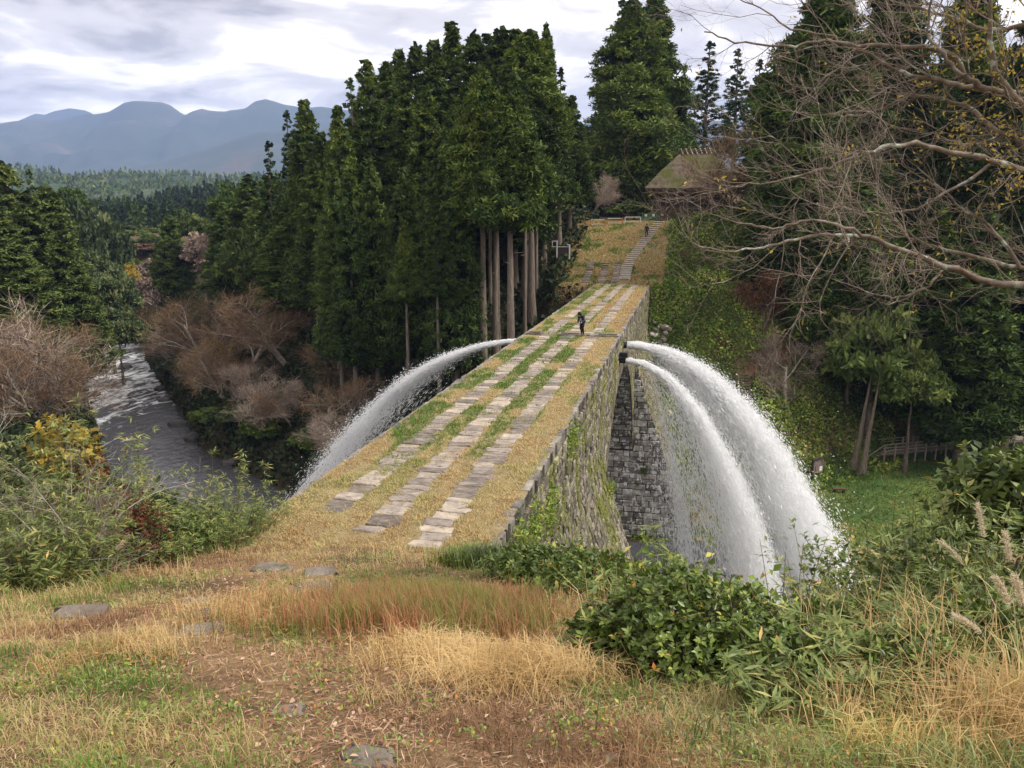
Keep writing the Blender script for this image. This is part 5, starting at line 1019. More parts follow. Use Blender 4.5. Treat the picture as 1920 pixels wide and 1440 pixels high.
# distant cedar wood on the valley slope: reads as one mass
def far_wood():
    rr = np.random.default_rng(61); parts = []
    n = 720; yy = rr.uniform(300, 575, n) ; pxx = rr.uniform(60, 640, n); xx = (pxx - 960) / FPX * yy
    prof = [(60, 446), (140, 431), (178, 418), (230, 404), (280, 388), (330, 378), (380, 372), (440, 366), (520, 361), (620, 356), (900, 356)]
    top = np.array([at(p, np.interp(p, [q[0] for q in prof], [q[1] for q in prof]), 560)[2] for p in pxx])
    f = np.clip((yy - 300) / 260, 0, 1); z0 = np.maximum(-6 + (top + 6) * f ** 1.25, terrain(xx, yy)) - 1.5
    keep = ~((pxx < 300) & (yy < 330) & (rr.random(n) < 0.8)); xx, yy, z0 = xx[keep], yy[keep], z0[keep]; n = len(xx)
    m = 80; H = rr.uniform(8, 12.5, n); Rm = rr.uniform(1.7, 2.7, n)
    u = rr.random((n, m)); az = rr.uniform(0, 6.28, (n, m)); rad = Rm[:, None] * (1 - u) ** 0.8 * rr.uniform(0.7, 1.1, (n, m))
    P = np.stack([xx[:, None] + rad * np.cos(az), yy[:, None] + rad * np.sin(az), z0[:, None] + 0.12 * H[:, None] + u * H[:, None] * 0.9], -1).reshape(-1, 3)
    k = len(P); d = rdir(k, rr); t = np.clip(np.repeat(0.45 + rr.normal(0, 0.16, n), m) + rr.normal(0, 0.1, k), 0, 1)
    V, F, T = quads(P, unit(np.cross(d, rdir(k, rr))) * 0.85, unit(d * 0.6 + np.array([0, 0, 0.6])) * 1.1, t)
    obj('distant_wood', mesh('distant_wood', V, [F], T), 'cedar_leaf', kind='stuff', label='distant dark cedar wood covering the slope of the left valley', category='wood')
far_wood()

# ------------------------------------------------------------------ turf, ground cover, foreground plants
GR = [(0.0, (0.24, 0.14, 0.08)), (0.2, (0.46, 0.3, 0.14)), (0.42, (0.6, 0.46, 0.24)), (0.6, (0.42, 0.39, 0.15)), (0.78, (0.19, 0.25, 0.06)), (1.0, (0.09, 0.19, 0.03))]
mat_leaf('grass', GR, rough=0.75, trans=0.3, objvar=0.0, spec=0.15)
mat_leaf('red_grass', [(0, (0.298, 0.242, 0.0675)), (0.35, (0.236, 0.284, 0.081)), (0.6, (0.422, 0.213, 0.108)), (1, (0.522, 0.242, 0.135))], rough=0.7, trans=0.3, objvar=0.0)
mat_leaf('gold_grass', [(0.0, (0.32, 0.2, 0.08)), (0.5, (0.57, 0.39, 0.17)), (1.0, (0.74, 0.57, 0.3))], rough=0.7, trans=0.3, objvar=0.0)
mat_leaf('lawn_grass', [(0, (0.0725, 0.0918, 0.0228)), (0.5, (0.131, 0.196, 0.0399)), (0.8, (0.246, 0.264, 0.0627)), (1, (0.609, 0.344, 0.125))], rough=0.7, trans=0.3, objvar=0.0)
mat_leaf('vine_leaf', [(0, (0.0488, 0.0739, 0.0207)), (0.4, (0.134, 0.211, 0.0431)), (0.75, (0.293, 0.401, 0.0776)), (1, (0.634, 0.57, 0.138))], rough=0.6, trans=0.25, objvar=0.0)
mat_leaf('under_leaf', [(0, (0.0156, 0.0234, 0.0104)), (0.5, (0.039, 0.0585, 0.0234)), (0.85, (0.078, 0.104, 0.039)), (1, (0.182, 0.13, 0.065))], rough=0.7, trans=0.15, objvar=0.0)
mat_leaf('shrub_leaf', [(0, (0.0429, 0.0694, 0.0127)), (0.45, (0.12, 0.18, 0.0298)), (0.8, (0.24, 0.306, 0.051)), (0.93, (0.463, 0.417, 0.085)), (1, (0.601, 0.25, 0.051))], rough=0.38, trans=0.2, objvar=0.12, spec=0.45)
mat_leaf('sasa_leaf', [(0, (0.0414, 0.0636, 0.0171)), (0.4, (0.124, 0.174, 0.0428)), (0.75, (0.262, 0.3, 0.0855)), (0.9, (0.497, 0.439, 0.154)), (1, (0.69, 0.462, 0.171))], rough=0.45, trans=0.25, objvar=0.15, spec=0.35)
mat_leaf('red_leaf', [(0.0, (0.06, 0.02, 0.014)), (0.5, (0.17, 0.055, 0.03)), (1.0, (0.32, 0.13, 0.06))], rough=0.7, trans=0.25, objvar=0.1)
mat_leaf('dead_leaf', [(0.0, (0.14, 0.07, 0.04)), (0.5, (0.32, 0.18, 0.1)), (1.0, (0.58, 0.42, 0.3))], rough=0.8, trans=0.1, objvar=0.0)
mat_leaf('stem', [(0.0, (0.14, 0.12, 0.05)), (1.0, (0.42, 0.34, 0.16))], rough=0.7, trans=0.0)
mat_leaf('plume', [(0.0, (0.62, 0.52, 0.36)), (1.0, (0.85, 0.77, 0.6))], rough=0.9, trans=0.4, objvar=0.1)
PATH = np.array([hit(a, b)[:2] for a, b in [(760, 1470), (690, 1400), (560, 1330), (430, 1240), (375, 1180), (370, 1135), (440, 1090), (540, 1060)]])
PATH2 = np.array([hit(a, b)[:2] for a, b in [(820, 1290), (700, 1210), (620, 1150), (590, 1100), (610, 1070)]])
PATH3 = np.array([hit(a, b)[:2] for a, b in [(1398, 762), (1392, 704), (1412, 694), (1435, 682), (1460, 668), (1482, 655), (1530, 640)]])
def dpath(x, y, pl):
    d = np.full(np.shape(x), 1e9)
    for a, b in zip(pl[:-1], pl[1:]):
        ab = b - a; t = np.clip(((x - a[0]) * ab[0] + (y - a[1]) * ab[1]) / (ab @ ab), 0, 1); d = np.minimum(d, np.hypot(x - a[0] - ab[0] * t, y - a[1] - ab[1] * t))
    return d
def near_grass():
    rr = np.random.default_rng(81); n = 330000
    y = rr.uniform(2.4, 21, n); x = rr.uniform(-1, 1, n) * (1.5 + 0.78 * y) - 0.3
    keep = rr.random(n) < np.minimum(1, (5.0 / y) ** 1.25); x, y = x[keep], y[keep]
    s, o = local(x, y); ok = (x > -8.6) & (x < np.interp(y, [2, 4, 5.5, 9, 17], [3.8, 3.4, 2.2, 1.3, 0.7])) & ~((s > -0.8) & (np.abs(o) < 3.3)); x, y = x[ok], y[ok]
    pt = fbm(x / 1.4 + 3, y / 1.4, 91, 4); bare = np.exp(-(np.minimum(dpath(x, y, PATH), dpath(x, y, PATH2) + 0.1) / 0.5) ** 2)
    cov = fbm(x / 0.55, y / 0.55, 95, 3); ok = rr.random(len(x)) < np.clip(1.05 - bare * 1.12 - 0.45 * sstep(cov, 0.62, 0.42) * sstep(5.5 + 0 * y, y - 3, y + 4), 0.04, 1); x, y, pt = x[ok], y[ok], pt[ok]
    n = len(x); z = terrain(x, y); cl = fbm(x / 0.35, y / 0.35, 97, 3)
    gh = sstep(cl, 0.5, 0.75)
    tint = np.clip(0.46 + (pt - 0.5) * 2.3 + rr.normal(0, 0.13, n) + 0.22 * sstep(fbm(x / 0.8, y / 0.8, 99), 0.55, 0.68), 0, 1)
    tint = np.where((y > 12) , tint * 0.85, tint)
    h = (0.03 + 0.065 * rr.random(n) + 0.17 * gh * rr.random(n)) * np.interp(y, [3, 8, 18], [0.95, 1.1, 1.2]); h *= np.where(x < -5.5, 1.6, 1.0)
    w = np.interp(y, [3, 8, 18], [0.0045, 0.008, 0.014]) * rr.uniform(0.7, 1.3, n)
    V, Q, T3, tt = blades(np.stack([x, y, z - 0.01], 1), rr.uniform(0, 6.28, n), h, rr.uniform(0.2, 1.3, n), w, tint)
    obj('meadow_grass', mesh('meadow_grass', V, [Q, T3], tt), 'grass', kind='stuff', label='dry straw and green grass over the near slope', category='grass')
near_grass()
def patch(name, label, mat, cpx, n, spreadx, spready, hr, lean, w, seed, cat='grass'):
    rr = np.random.default_rng(seed); c = hit(*cpx); x = c[0] + rr.normal(0, spreadx, n); y = c[1] + rr.normal(0, spready, n)
    k = fbm(x / 0.3, y / 0.3, seed, 3); ok = k > 0.36; x, y = x[ok], y[ok]; n = len(x)
    tint = np.clip(0.5 + (fbm(x / 0.5, y / 0.5, seed + 3) - 0.5) * 1.6 + rr.normal(0, 0.17, n), 0, 1)
    V, Q, T3, tt = blades(np.stack([x, y, terrain(x, y) - 0.02], 1), rr.uniform(0, 6.28, n), rr.uniform(*hr, n), rr.uniform(*lean, n), w * rr.uniform(0.7, 1.3, n), tint, 0.9)
    obj(name, mesh(name, V, [Q, T3], tt), mat, kind='stuff', label=label, category=cat)
patch('red_grass', 'reddish green upright grass patch before the bridge end', 'red_grass', (745, 1155), 11000, 0.75, 0.7, (0.25, 0.5), (0.1, 0.5), 0.007, 111)
patch('red_grass', 'sparser reddish green grass between the red patch and the dark bushes', 'red_grass', (870, 1170), 4200, 0.45, 0.5, (0.25, 0.5), (0.1, 0.6), 0.007, 117)
patch('gold_grass', 'golden arching dry grass left of the dark leafy shrub', 'gold_grass', (960, 1270), 3400, 0.36, 0.28, (0.16, 0.36), (0.6, 1.5), 0.006, 112)
patch('gold_grass', 'golden dry grass tuft below the reddish patch', 'gold_grass', (830, 1235), 1800, 0.3, 0.25, (0.16, 0.34), (0.5, 1.4), 0.006, 113)
patch('gold_grass', 'pale straw clump left of the stone path', 'gold_grass', (230, 1230), 1300, 0.3, 0.3, (0.12, 0.3), (0.3, 1.2), 0.005, 114)
patch('gold_grass', 'pale straw clump between the two trodden paths', 'gold_grass', (490, 1150), 2400, 0.4, 0.6, (0.15, 0.36), (0.3, 1.2), 0.007, 115)
patch('gold_grass', 'long straw grass at the lower right corner', 'gold_grass', (1890, 1380), 1800, 0.35, 0.4, (0.25, 0.6), (0.4, 1.3), 0.006, 116)
patch('green_grass', 'green grass blades along the lower right edge', 'sasa_leaf', (1650, 1400), 2400, 0.6, 0.4, (0.1, 0.3), (0.3, 1.3), 0.007, 118)
patch('green_grass', 'dark green tuft beside the near right corner of the bridge', 'shrub_leaf', (885, 1060), 1500, 0.3, 0.3, (0.3, 0.6), (0.2, 0.9), 0.012, 119)
def litter():
    rr = np.random.default_rng(121); n = 11000; y = rr.uniform(2.4, 13, n); x = rr.uniform(-1, 1, n) * (1.3 + 0.72 * y)
    b = np.minimum(dpath(x, y, PATH), dpath(x, y, PATH2)); k = rr.random(n) < 0.16 + 0.9 * np.exp(-(b / 0.6) ** 2) + 0.3 * sstep(fbm(x / 0.8, y / 0.8, 131), 0.52, 0.66); x, y = x[k], y[k]
    k = (x > -8) & (x < 4.5); x, y = x[k], y[k]; n = len(x); z = terrain(x, y) + rr.uniform(0.005, 0.04, n); d = rdir(n, rr); d[:, 2] *= 0.35; u = rdir(n, rr) * 0.5 + np.array([0, 0, 1.0]); sz = rr.uniform(0.02, 0.055, n)
    V, F, T = leaves(np.stack([x, y, z], 1), d, u, sz, sz * rr.uniform(0.5, 0.9, n), np.clip(rr.normal(0.5, 0.28, n), 0, 1), 0.3)
    obj('leaf_litter', mesh('leaf_litter', V, [F], T), 'dead_leaf', kind='stuff', label='brown fallen leaves scattered over the near slope', category='leaves')
litter()
def thatch():
    rr = np.random.default_rng(123); n = 130000; y = rr.uniform(2.4, 17, n); x = rr.uniform(-1, 1, n) * (1.4 + 0.75 * y); k = (rr.random(n) < np.minimum(1, (4.5 / y) ** 1.3)) & (x > -8.2) & (x < np.interp(y, [2, 4, 5.5, 9, 17], [4, 3.8, 2.6, 1.5, 0.7])); x, y = x[k], y[k]; n = len(x)
    az = rr.uniform(0, 6.28, n); d = np.stack([np.cos(az), np.sin(az), rr.uniform(-0.1, 0.25, n)], 1); ln = rr.uniform(0.03, 0.13, n) * np.interp(y, [3, 14], [0.9, 1.5]); P = np.stack([x, y, terrain(x, y) + rr.uniform(0.0, 0.03, n)], 1)
    V, F, T = leaves(P, d, rdir(n, rr) * 0.5 + np.array([0, 0, 1.0]), ln, rr.uniform(0.003, 0.008, n) * np.interp(y, [3, 14], [1, 2.2]), np.clip(rr.normal(0.45, 0.25, n), 0, 1), 0.1)
    obj('dead_thatch', mesh('dead_thatch', V, [F], T), 'dead_leaf', kind='stuff', label='matted dead stalks and leaf fragments on the near slope', category='litter')
thatch()
def herbs():
    rr = np.random.default_rng(125); n = 17000; y = rr.uniform(2.4, 15, n); x = rr.uniform(-1, 1, n) * (1.3 + 0.72 * y); g = fbm(x / 0.7, y / 0.7, 135, 3); b = np.minimum(dpath(x, y, PATH), dpath(x, y, PATH2))
    k = (rr.random(n) < sstep(g, 0.5, 0.66) * (1 - 0.7 * np.exp(-(b / 0.4) ** 2)) * np.minimum(1, 5 / y)) & (x > -7.5) & (x < 3.6); x, y = x[k], y[k]; i = np.repeat(np.arange(len(x)), 5); x = x[i] + rr.normal(0, 0.03, len(i)); y = y[i] + rr.normal(0, 0.03, len(i)); n = len(x)
    P = np.stack([x, y, terrain(x, y) + rr.uniform(0.01, 0.1, n)], 1); sz = rr.uniform(0.009, 0.022, n) * np.interp(y, [3, 12], [1, 1.6]); V, F, T = leaves(P, rdir(n, rr) + np.array([0, 0, 0.3]), rdir(n, rr) * 0.6 + np.array([0, 0, 1.0]), sz * 1.7, sz, np.clip(rr.normal(0.6, 0.2, n), 0, 1))
    obj('herbs', mesh('herbs', V, [F], T), 'shrub_leaf', kind='stuff', label='small green herbs among the dry grass of the near slope', category='herbs')
herbs()
for i, (a, b_, w, lb) in enumerate([(376, 1133, 0.42, 'flat grey stone at the top of the near stone path'), (366, 1158, 0.42, 'flat grey stone in the middle of the near stone path'), (372, 1188, 0.42, 'flat grey stone lowest of three in the near stone path'), (150, 1157, 0.6, 'wide flat stone lying in the grass at far left'), (510, 1072, 0.75, 'wide pale flat stone nearest the bridge paving'), (600, 1078, 0.6, 'dark flat stone between pale stone and red grass'), (580, 1112, 0.6, 'dark flat stone on the second trodden path'), (540, 1340, 0.24, 'flat stone in the leaf litter at lower middle'), (690, 1432, 0.3, 'flat grey stone at the bottom edge'), (1150, 1425, 0.09, 'small rounded stone at the bottom edge in brown grass')]):
    c = hit(a, b_); V, F = slab_mesh(w, w * 0.62, 0.07, r, jit=0.12 * w, e=0.45); V[len(V) // 3:, 2] *= min(1, w * 1.6); t = thing('stepping_stone', lb, 'stone', c, r.uniform(-0.4, 0.4), 'flat stones bedded in the near slope'); obj('stone', simple('stone', V, F), 'rock', t, loc=(0, 0, 0.0))
# turf on the bridge deck
def deck_turf():
    rr = np.random.default_rng(141); n = 205000; s = -1.5 + 78 * rr.random(n) ** 1.35; o = rr.uniform(-3.0, 3.05, n)
    keep = rr.random(n) < np.interp(s, [0, 15, 40, 75], [1, 0.75, 0.55, 0.5]); s, o = s[keep], o[keep]
    ds = np.min(np.abs(o[:, None] - np.array([[-1.55, -0.08, 1.45]])), 1); on = (s > np.where(o < -0.8, 1.3, np.where(o < 0.7, 0.2, -0.4))) & (ds < 0.38 + 0.06 * (fbm(s * 2.2, o, 3) - 0.5) * 2)
    cov = fbm(s / 0.9, o / 0.5, 143, 4); ok = (~on | (rr.random(len(s)) < 0.08 + 0.7 * sstep(cov, 0.56, 0.72))) & (rr.random(len(s)) < 0.35 + 1.1 * sstep(cov, 0.3, 0.5)); s, o = s[ok], o[ok]; n = len(s)
    pn = fbm(s / 2.6, o / 0.9, 147, 4); green = sstep(pn + 0.1 * (fbm(s / 0.5, o / 0.3, 146, 3) - 0.5), 0.36, 0.58)
    green *= np.interp(s, [-1, 4, 9, 34, 48, 75], [0.25, 0.55, 1.0, 1.0, 0.8, 0.7]) * np.where(o > 1.9, 0.6, 1.0)
    tint = 0.36 + 0.6 * green; orange = 0.8 * sstep(s, 36, 42) * (1 - sstep(s, 66, 72)) * sstep(o, 0.3, 0.7) * (1 - sstep(np.abs(o - 1.4), 0, 0.01) * 0); tint = tint * (1 - 0.72 * orange) + 0.1 * orange
    tint = np.clip(tint - 0.1 * np.exp(-((s - 2) / 5) ** 2) + rr.normal(0, 0.09, n), 0, 1)
    clump = sstep(fbm(s / 0.35, o / 0.35, 149, 3), 0.5, 0.72); h = (0.02 + 0.045 * rr.random(n) + (0.05 * green + 0.11 * clump) * rr.random(n)); w = np.interp(s, [0, 20, 75], [0.017, 0.03, 0.065]) * rr.uniform(0.7, 1.3, n)
    P = BC[None] + BD[None] * s[:, None] + BN[None] * o[:, None]
    V, Q, tt = spikes(np.concatenate([P, np.full((n, 1), -0.015)], 1), rr.uniform(0, 6.28, n), h, rr.uniform(0.2, 1.3, n), w, tint)
    obj('deck_turf', mesh('deck_turf', V, [Q], tt), 'grass', kind='stuff', label='short green and straw turf growing between the bridge paving strips', category='grass')
deck_turf()
def ramp_turf():
    rr = np.random.default_rng(151); n = 36000; s = rr.uniform(69, 99.5, n); o = rr.uniform(-8, 6, n); st_o = np.interp(s, [float(a) for a, b in STP], [float(b) for a, b in STP]); pav = (s < 83) & (np.min(np.abs(o[:, None] - np.array([[-4.4, -2.6, -1.1]])), 1) < 0.4)
    k = ~((s < 75.6) & (o > -3.25)) & (np.abs(o - st_o) > 0.6) & ~pav; s, o = s[k], o[k]; n = len(s); P = BC[None] + BD[None] * s[:, None] + BN[None] * o[:, None]; g = sstep(fbm(P[:, 0] / 1.6, P[:, 1] / 1.6, 153, 4), 0.52, 0.66)
    tint = np.clip(0.46 + 0.42 * g + 0.25 * (fbm(P[:, 0] / 0.6, P[:, 1] / 0.6, 155) - 0.5) + rr.normal(0, 0.14, n), 0, 1); V, Q, tt = spikes(np.concatenate([P, terrain(P[:, 0], P[:, 1])[:, None]], 1), rr.uniform(0, 6.28, n), rr.uniform(0.1, 0.26, n), rr.uniform(0.2, 1.2, n), 0.11, tint)
    obj('ramp_turf', mesh('ramp_turf', V, [Q], tt), 'grass', kind='stuff', label='brown and green turf on the far ramp', category='grass')
    t = thing('ramp_paving', 'three short strips of paving on the foot of the far ramp', 'paving', bw(79, -1.6, 0), -R(12.3))
    for o_ in (-4.4, -2.6, -1.1):
        s_ = 76.0
        while s_ < 82.5: l = r.uniform(0.5, 0.8); V, F = slab_mesh(0.8, l * 0.96, 0.06, r); obj('paving_slab', simple('paving_slab', V, F), 'slab', t, loc=(o_ + 1.6, s_ + l / 2 - 79, float(np.interp(s_ + l / 2, RAMP_S, RAMP_Z)) + 0.03)); s_ += l
ramp_turf()
def cover():
    rr = np.random.default_rng(161)
    # lawn and vines on the right
    n = 150000; x = rr.uniform(8, 75, n); y = rr.uniform(40, 125, n); s, o = local(x, y); sr = np.interp(o, SR_O, SR_S); t = (s - sr) * np.interp(o, SR_O, SR_K); Lw = np.interp(o, [-16, -9, 4, 12, 20, 35, 60, 120], [0, 9, 9.5, 10.5, 15, 25, 30, 34])
    k = (o > 4.2) & (t > 4.6) & (np.abs(x) < 0.75 * y); x, y, s, o, t, Lw = [a[k] for a in (x, y, s, o, t, Lw)]
    lawn = (t < Lw + 6 + rr.normal(0, 1.5, len(t))) & (o > 9); zt = terrain(x, y)
    ramp = (np.abs(o + 1.2) < 6.5) & (s > 73)
    P = np.stack([x, y, zt], 1)[lawn]; n = len(P); g = fbm(P[:, 0] / 4, P[:, 1] / 4, 163); tint = np.clip(0.45 + (g - 0.5) * 1.5 + rr.normal(0, 0.12, n), 0, 0.97)
    V, Q, tt = spikes(P, rr.uniform(0, 6.28, n), rr.uniform(0.12, 0.34, n), rr.uniform(0.2, 1.2, n), 0.09, tint)
    obj('lawn', mesh('lawn', V, [Q], tt), 'lawn_grass', kind='stuff', label='green lawn on the low bank at the right', category='grass')
    v = ~lawn & ~ramp & (o < 60) & (rr.random(len(x)) < np.where(o < 26, 1.0, 0.6)); P = np.stack([x, y, zt], 1)[v]; ov = o[v]; tv = t[v]; n = len(P); g = fbm(P[:, 0] / 3.2, P[:, 1] / 3.2, 167)
    lift = rr.random(n) ** 1.5 * (0.25 + 1.5 * sstep(g, 0.5, 0.75)); P[:, 2] += lift; d = rdir(n, rr) + np.array([0, 0, 0.5])
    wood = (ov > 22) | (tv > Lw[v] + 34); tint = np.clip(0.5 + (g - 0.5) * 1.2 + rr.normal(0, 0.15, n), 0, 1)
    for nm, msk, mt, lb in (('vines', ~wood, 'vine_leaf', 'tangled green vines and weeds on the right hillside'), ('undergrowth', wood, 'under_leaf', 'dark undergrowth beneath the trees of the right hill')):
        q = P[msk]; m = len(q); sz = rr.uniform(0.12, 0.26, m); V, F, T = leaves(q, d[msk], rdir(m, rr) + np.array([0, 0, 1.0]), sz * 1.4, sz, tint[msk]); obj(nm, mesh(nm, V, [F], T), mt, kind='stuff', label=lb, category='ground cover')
    # vines by the bridge end and down the slope
    n = 80000; s = rr.uniform(50, 100, n); o = 3.4 + 27 * rr.random(n) ** 1.2; P2 = BC[None] + BD[None] * s[:, None] + BN[None] * o[:, None]; x, y = P2[:, 0], P2[:, 1]; sr = np.interp(o, SR_O, SR_S); t = (s - sr) * np.interp(o, SR_O, SR_K); Lw = np.interp(o, [-16, -9, 4, 12, 20, 35, 60, 120], [0, 9, 9.5, 10.5, 15, 25, 30, 34])
    k = (t > Lw + 3) & ~((s > 75) & (o < 4.6)) & (dpath(x, y, PATH3) > 0.9); x, y = x[k], y[k]; n = len(x); g = fbm(x / 2.6, y / 2.6, 168); P = np.stack([x, y, terrain(x, y) + 0.05 + rr.random(n) ** 1.3 * (0.12 + 0.65 * sstep(g, 0.45, 0.75))], 1)
    sz = rr.uniform(0.12, 0.3, n); V, F, T = leaves(P, rdir(n, rr) + np.array([0, -0.3, 0.4]), rdir(n, rr) + np.array([0, -0.4, 1.0]), sz * 1.4, sz, np.clip(0.52 + (g - 0.5) * 1.1 + rr.normal(0, 0.16, n), 0, 1))
    obj('creepers', mesh('creepers', V, [F], T), 'vine_leaf', kind='stuff', label='mounded green creepers on the slope right of the far bridge end', category='ground cover')
    # far left bank and left bank
    n = 108000; y = rr.uniform(45, 175, n); x = rr.uniform(-0.68, 0.14, n) * y; s, o = local(x, y); sr = np.interp(o, SR_O, SR_S); t = (s - sr) * np.interp(o, SR_O, SR_K)
    k = (np.abs(t) > 4.3 + 1.6 * sstep(-o, 25, 55)) & (np.abs(t) < 70) & ~(np.abs(o) < np.where(t < -5, 8, 3.7) + 0.3 * np.maximum(0, 66 - s)) & ~((s > 74) & (o > -6.5)) & ~((s < 14) | (y < 40)); x, y = x[k], y[k]; n = len(x); g = fbm(x / 3, y / 3, 171); P = np.stack([x, y, terrain(x, y) + rr.random(n) ** 1.4 * (0.4 + 2.2 * sstep(g, 0.48, 0.72))], 1)
    sz = rr.uniform(0.3, 0.62, n); V, F, T = leaves(P, rdir(n, rr) + np.array([0, 0, 0.4]), rdir(n, rr) + np.array([0, 0, 0.8]), sz * 1.3, sz, np.clip(0.45 + (g - 0.5) + rr.normal(0, 0.17, n), 0, 1))
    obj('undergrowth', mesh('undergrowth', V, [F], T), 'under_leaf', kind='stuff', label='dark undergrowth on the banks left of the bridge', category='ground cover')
    n = 32000; y = rr.uniform(18, 66, n); x = rr.uniform(0.02, 0.9, n) * y + 4; s, o = local(x, y); sr = np.interp(o, SR_O, SR_S); t = (s - sr) * np.interp(o, SR_O, SR_K); k = (t < -4.6) & (o > 6.5 + 0.3 * np.maximum(0, s - 10)); x, y = x[k], y[k]; n = len(x); g = fbm(x / 2.2, y / 2.2, 179); P = np.stack([x, y, terrain(x, y) + rr.random(n) ** 1.4 * (0.25 + 1.0 * sstep(g, 0.45, 0.7))], 1)
    sz = rr.uniform(0.2, 0.45, n); V, F, T = leaves(P, rdir(n, rr) + np.array([0, 0, 0.5]), rdir(n, rr) + np.array([0, 0, 0.8]), sz * 1.5, sz, np.clip(0.45 + (g - 0.5) * 1.2 + rr.normal(0, 0.17, n), 0, 1))
    obj('undergrowth', mesh('undergrowth', V, [F], T), 'vine_leaf', kind='stuff', label='weeds on the near bank below the right slope', category='ground cover')
    # near slopes under the bushes
    n = 60000; y = rr.uniform(3, 34, n); x = rr.uniform(-0.78, 0.8, n) * y + rr.normal(0, 1, n); s, o = local(x, y)
    k = ((x < -7.2) | (x > np.interp(y, [2, 5.5, 9, 17, 30], [5, 2.6, 1.4, 0.4, 3]))) & ~((s > -1) & (np.abs(o) < 4.2)); x, y = x[k], y[k]; n = len(x); g = fbm(x / 1.5, y / 1.5, 177); P = np.stack([x, y, terrain(x, y) + rr.random(n) ** 1.5 * (0.15 + 0.6 * sstep(g, 0.45, 0.7))], 1)
    sz = rr.uniform(0.035, 0.08, n) * np.interp(y, [3, 10, 30], [0.8, 1.2, 2.2]); V, F, T = leaves(P, rdir(n, rr) + np.array([0, 0, 0.5]), rdir(n, rr) + np.array([0, 0, 0.8]), sz * 1.6, sz, np.clip(0.45 + (g - 0.5) * 1.2 + rr.normal(0, 0.2, n), 0, 1))
    obj('undergrowth', mesh('undergrowth', V, [F], T), 'vine_leaf', kind='stuff', label='leafy undergrowth on the slopes either side of the near ridge', category='ground cover')
cover()

# weeds hanging from the bridge wall
def wall_weeds():
    rr = np.random.default_rng(181); i_ = 0
    for (s_, z_, rad, n, lb) in [(12.0, -0.6, 0.5, 500, 'green tuft hanging from the upper bridge wall'), (4.2, -1.1, 0.55, 600, 'yellow-green weeds at the near end of the bridge wall'), (7.0, -1.6, 0.6, 600, 'olive weeds below the near coping of the bridge wall'), (2.0, -0.6, 0.35, 350, 'small weeds by the near corner of the bridge wall'), (22.6, -6.2, 0.4, 300, 'yellow-green sprig at the corner of the arch')]:
        o0 = HW + float(flare(z_)); t = thing('wall_plant', lb, 'plant', bw(s_, o0, z_), 0, 'plants growing on the bridge wall')
        P = np.stack([np.abs(rr.normal(0, 0.14, n)), rr.normal(0, rad, n), rr.normal(-0.1, rad * 0.7, n)], 1); P = P @ np.array([[BN[0], BN[1], 0], [BD[0], BD[1], 0], [0, 0, 1]])
        V, F, T = leaves(P, rdir(n, rr) + np.array([BN[0] * 0.6, BN[1] * 0.6, 0.3]), rdir(n, rr), rr.uniform(0.09, 0.18, n), 0.06, np.clip(rr.normal(0.65, 0.2, n), 0, 1)); obj('foliage', mesh('foliage', V, [F], T), 'vine_leaf', t)
wall_weeds()

# ---- shrubs and bamboo grass near the camera
def shrub(px, pyt, Yd, rad, label, mat='shrub_leaf', nsh=170, lf=0.075, group=None, seed=0, hmax=2.2, name='shrub', lpt=9, wk=0.5):
    rr = np.random.default_rng(500 + seed); tip = at(px, pyt, Yd); g_ = th(tip[0], tip[1]); H = max(0.5, tip[2] - g_); zc = max(0.0, H - hmax)
    t = thing(name, label, 'shrub', (tip[0], tip[1], g_), 0, group)
    d = rdir(nsh, rr); d[:, 2] = np.abs(d[:, 2]) * 1.15 - 0.2; az = np.arctan2(d[:, 1], d[:, 0]); f = (0.74 + 0.5 * vnoise(az * 1.7 + seed, d[:, 2] * 3, seed)) * rr.uniform(0.55, 1.03, nsh)
    hh = (H - zc); tips = d * f[:, None] * np.array([rad, rad, hh * 0.62]) + np.array([0, 0, zc + hh * 0.38]); T = Tubes()
    for k in range(0, nsh, 3):
        a = np.array([rr.normal(0, 0.12 * rad), rr.normal(0, 0.12 * rad), -0.1]); m = a * 0.45 + tips[k] * 0.55 + np.array([0, 0, 0.12 * H]); T.add([a, m, tips[k]], [0.014, 0.009, 0.004], 3)
    obj('stems', T.mesh('stems'), 'bark_brown', t)
    n = nsh * lpt; i = np.repeat(np.arange(nsh), lpt); ax = unit(d[i] * 0.6 + np.array([0, 0, 0.7])); o_ = rdir(n, rr); o_ = unit(o_ - ax * (o_ * ax).sum(1, keepdims=True)); P = tips[i] - ax * (rr.random(n) * lf * 1.3)[:, None]
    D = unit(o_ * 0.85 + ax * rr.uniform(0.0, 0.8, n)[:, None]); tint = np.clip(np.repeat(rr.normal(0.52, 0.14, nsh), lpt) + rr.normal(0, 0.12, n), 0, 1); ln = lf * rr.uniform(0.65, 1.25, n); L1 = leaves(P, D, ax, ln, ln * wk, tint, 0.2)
    m = nsh * 5; q = rdir(m, rr) * (rr.random(m) ** 0.4)[:, None] * np.array([rad * 0.85, rad * 0.85, hh * 0.5]) + np.array([0, 0, zc + hh * 0.42]); L2 = leaves(q, rdir(m, rr), rdir(m, rr), lf * 1.2, lf * 0.75, np.clip(rr.normal(0.25, 0.12, m), 0, 1)); V, F, T_ = join([L1, L2])  # interior leaves get a darker tint, shade painted into the bush
    obj('foliage', mesh('foliage', V, [F], T_), mat, t)
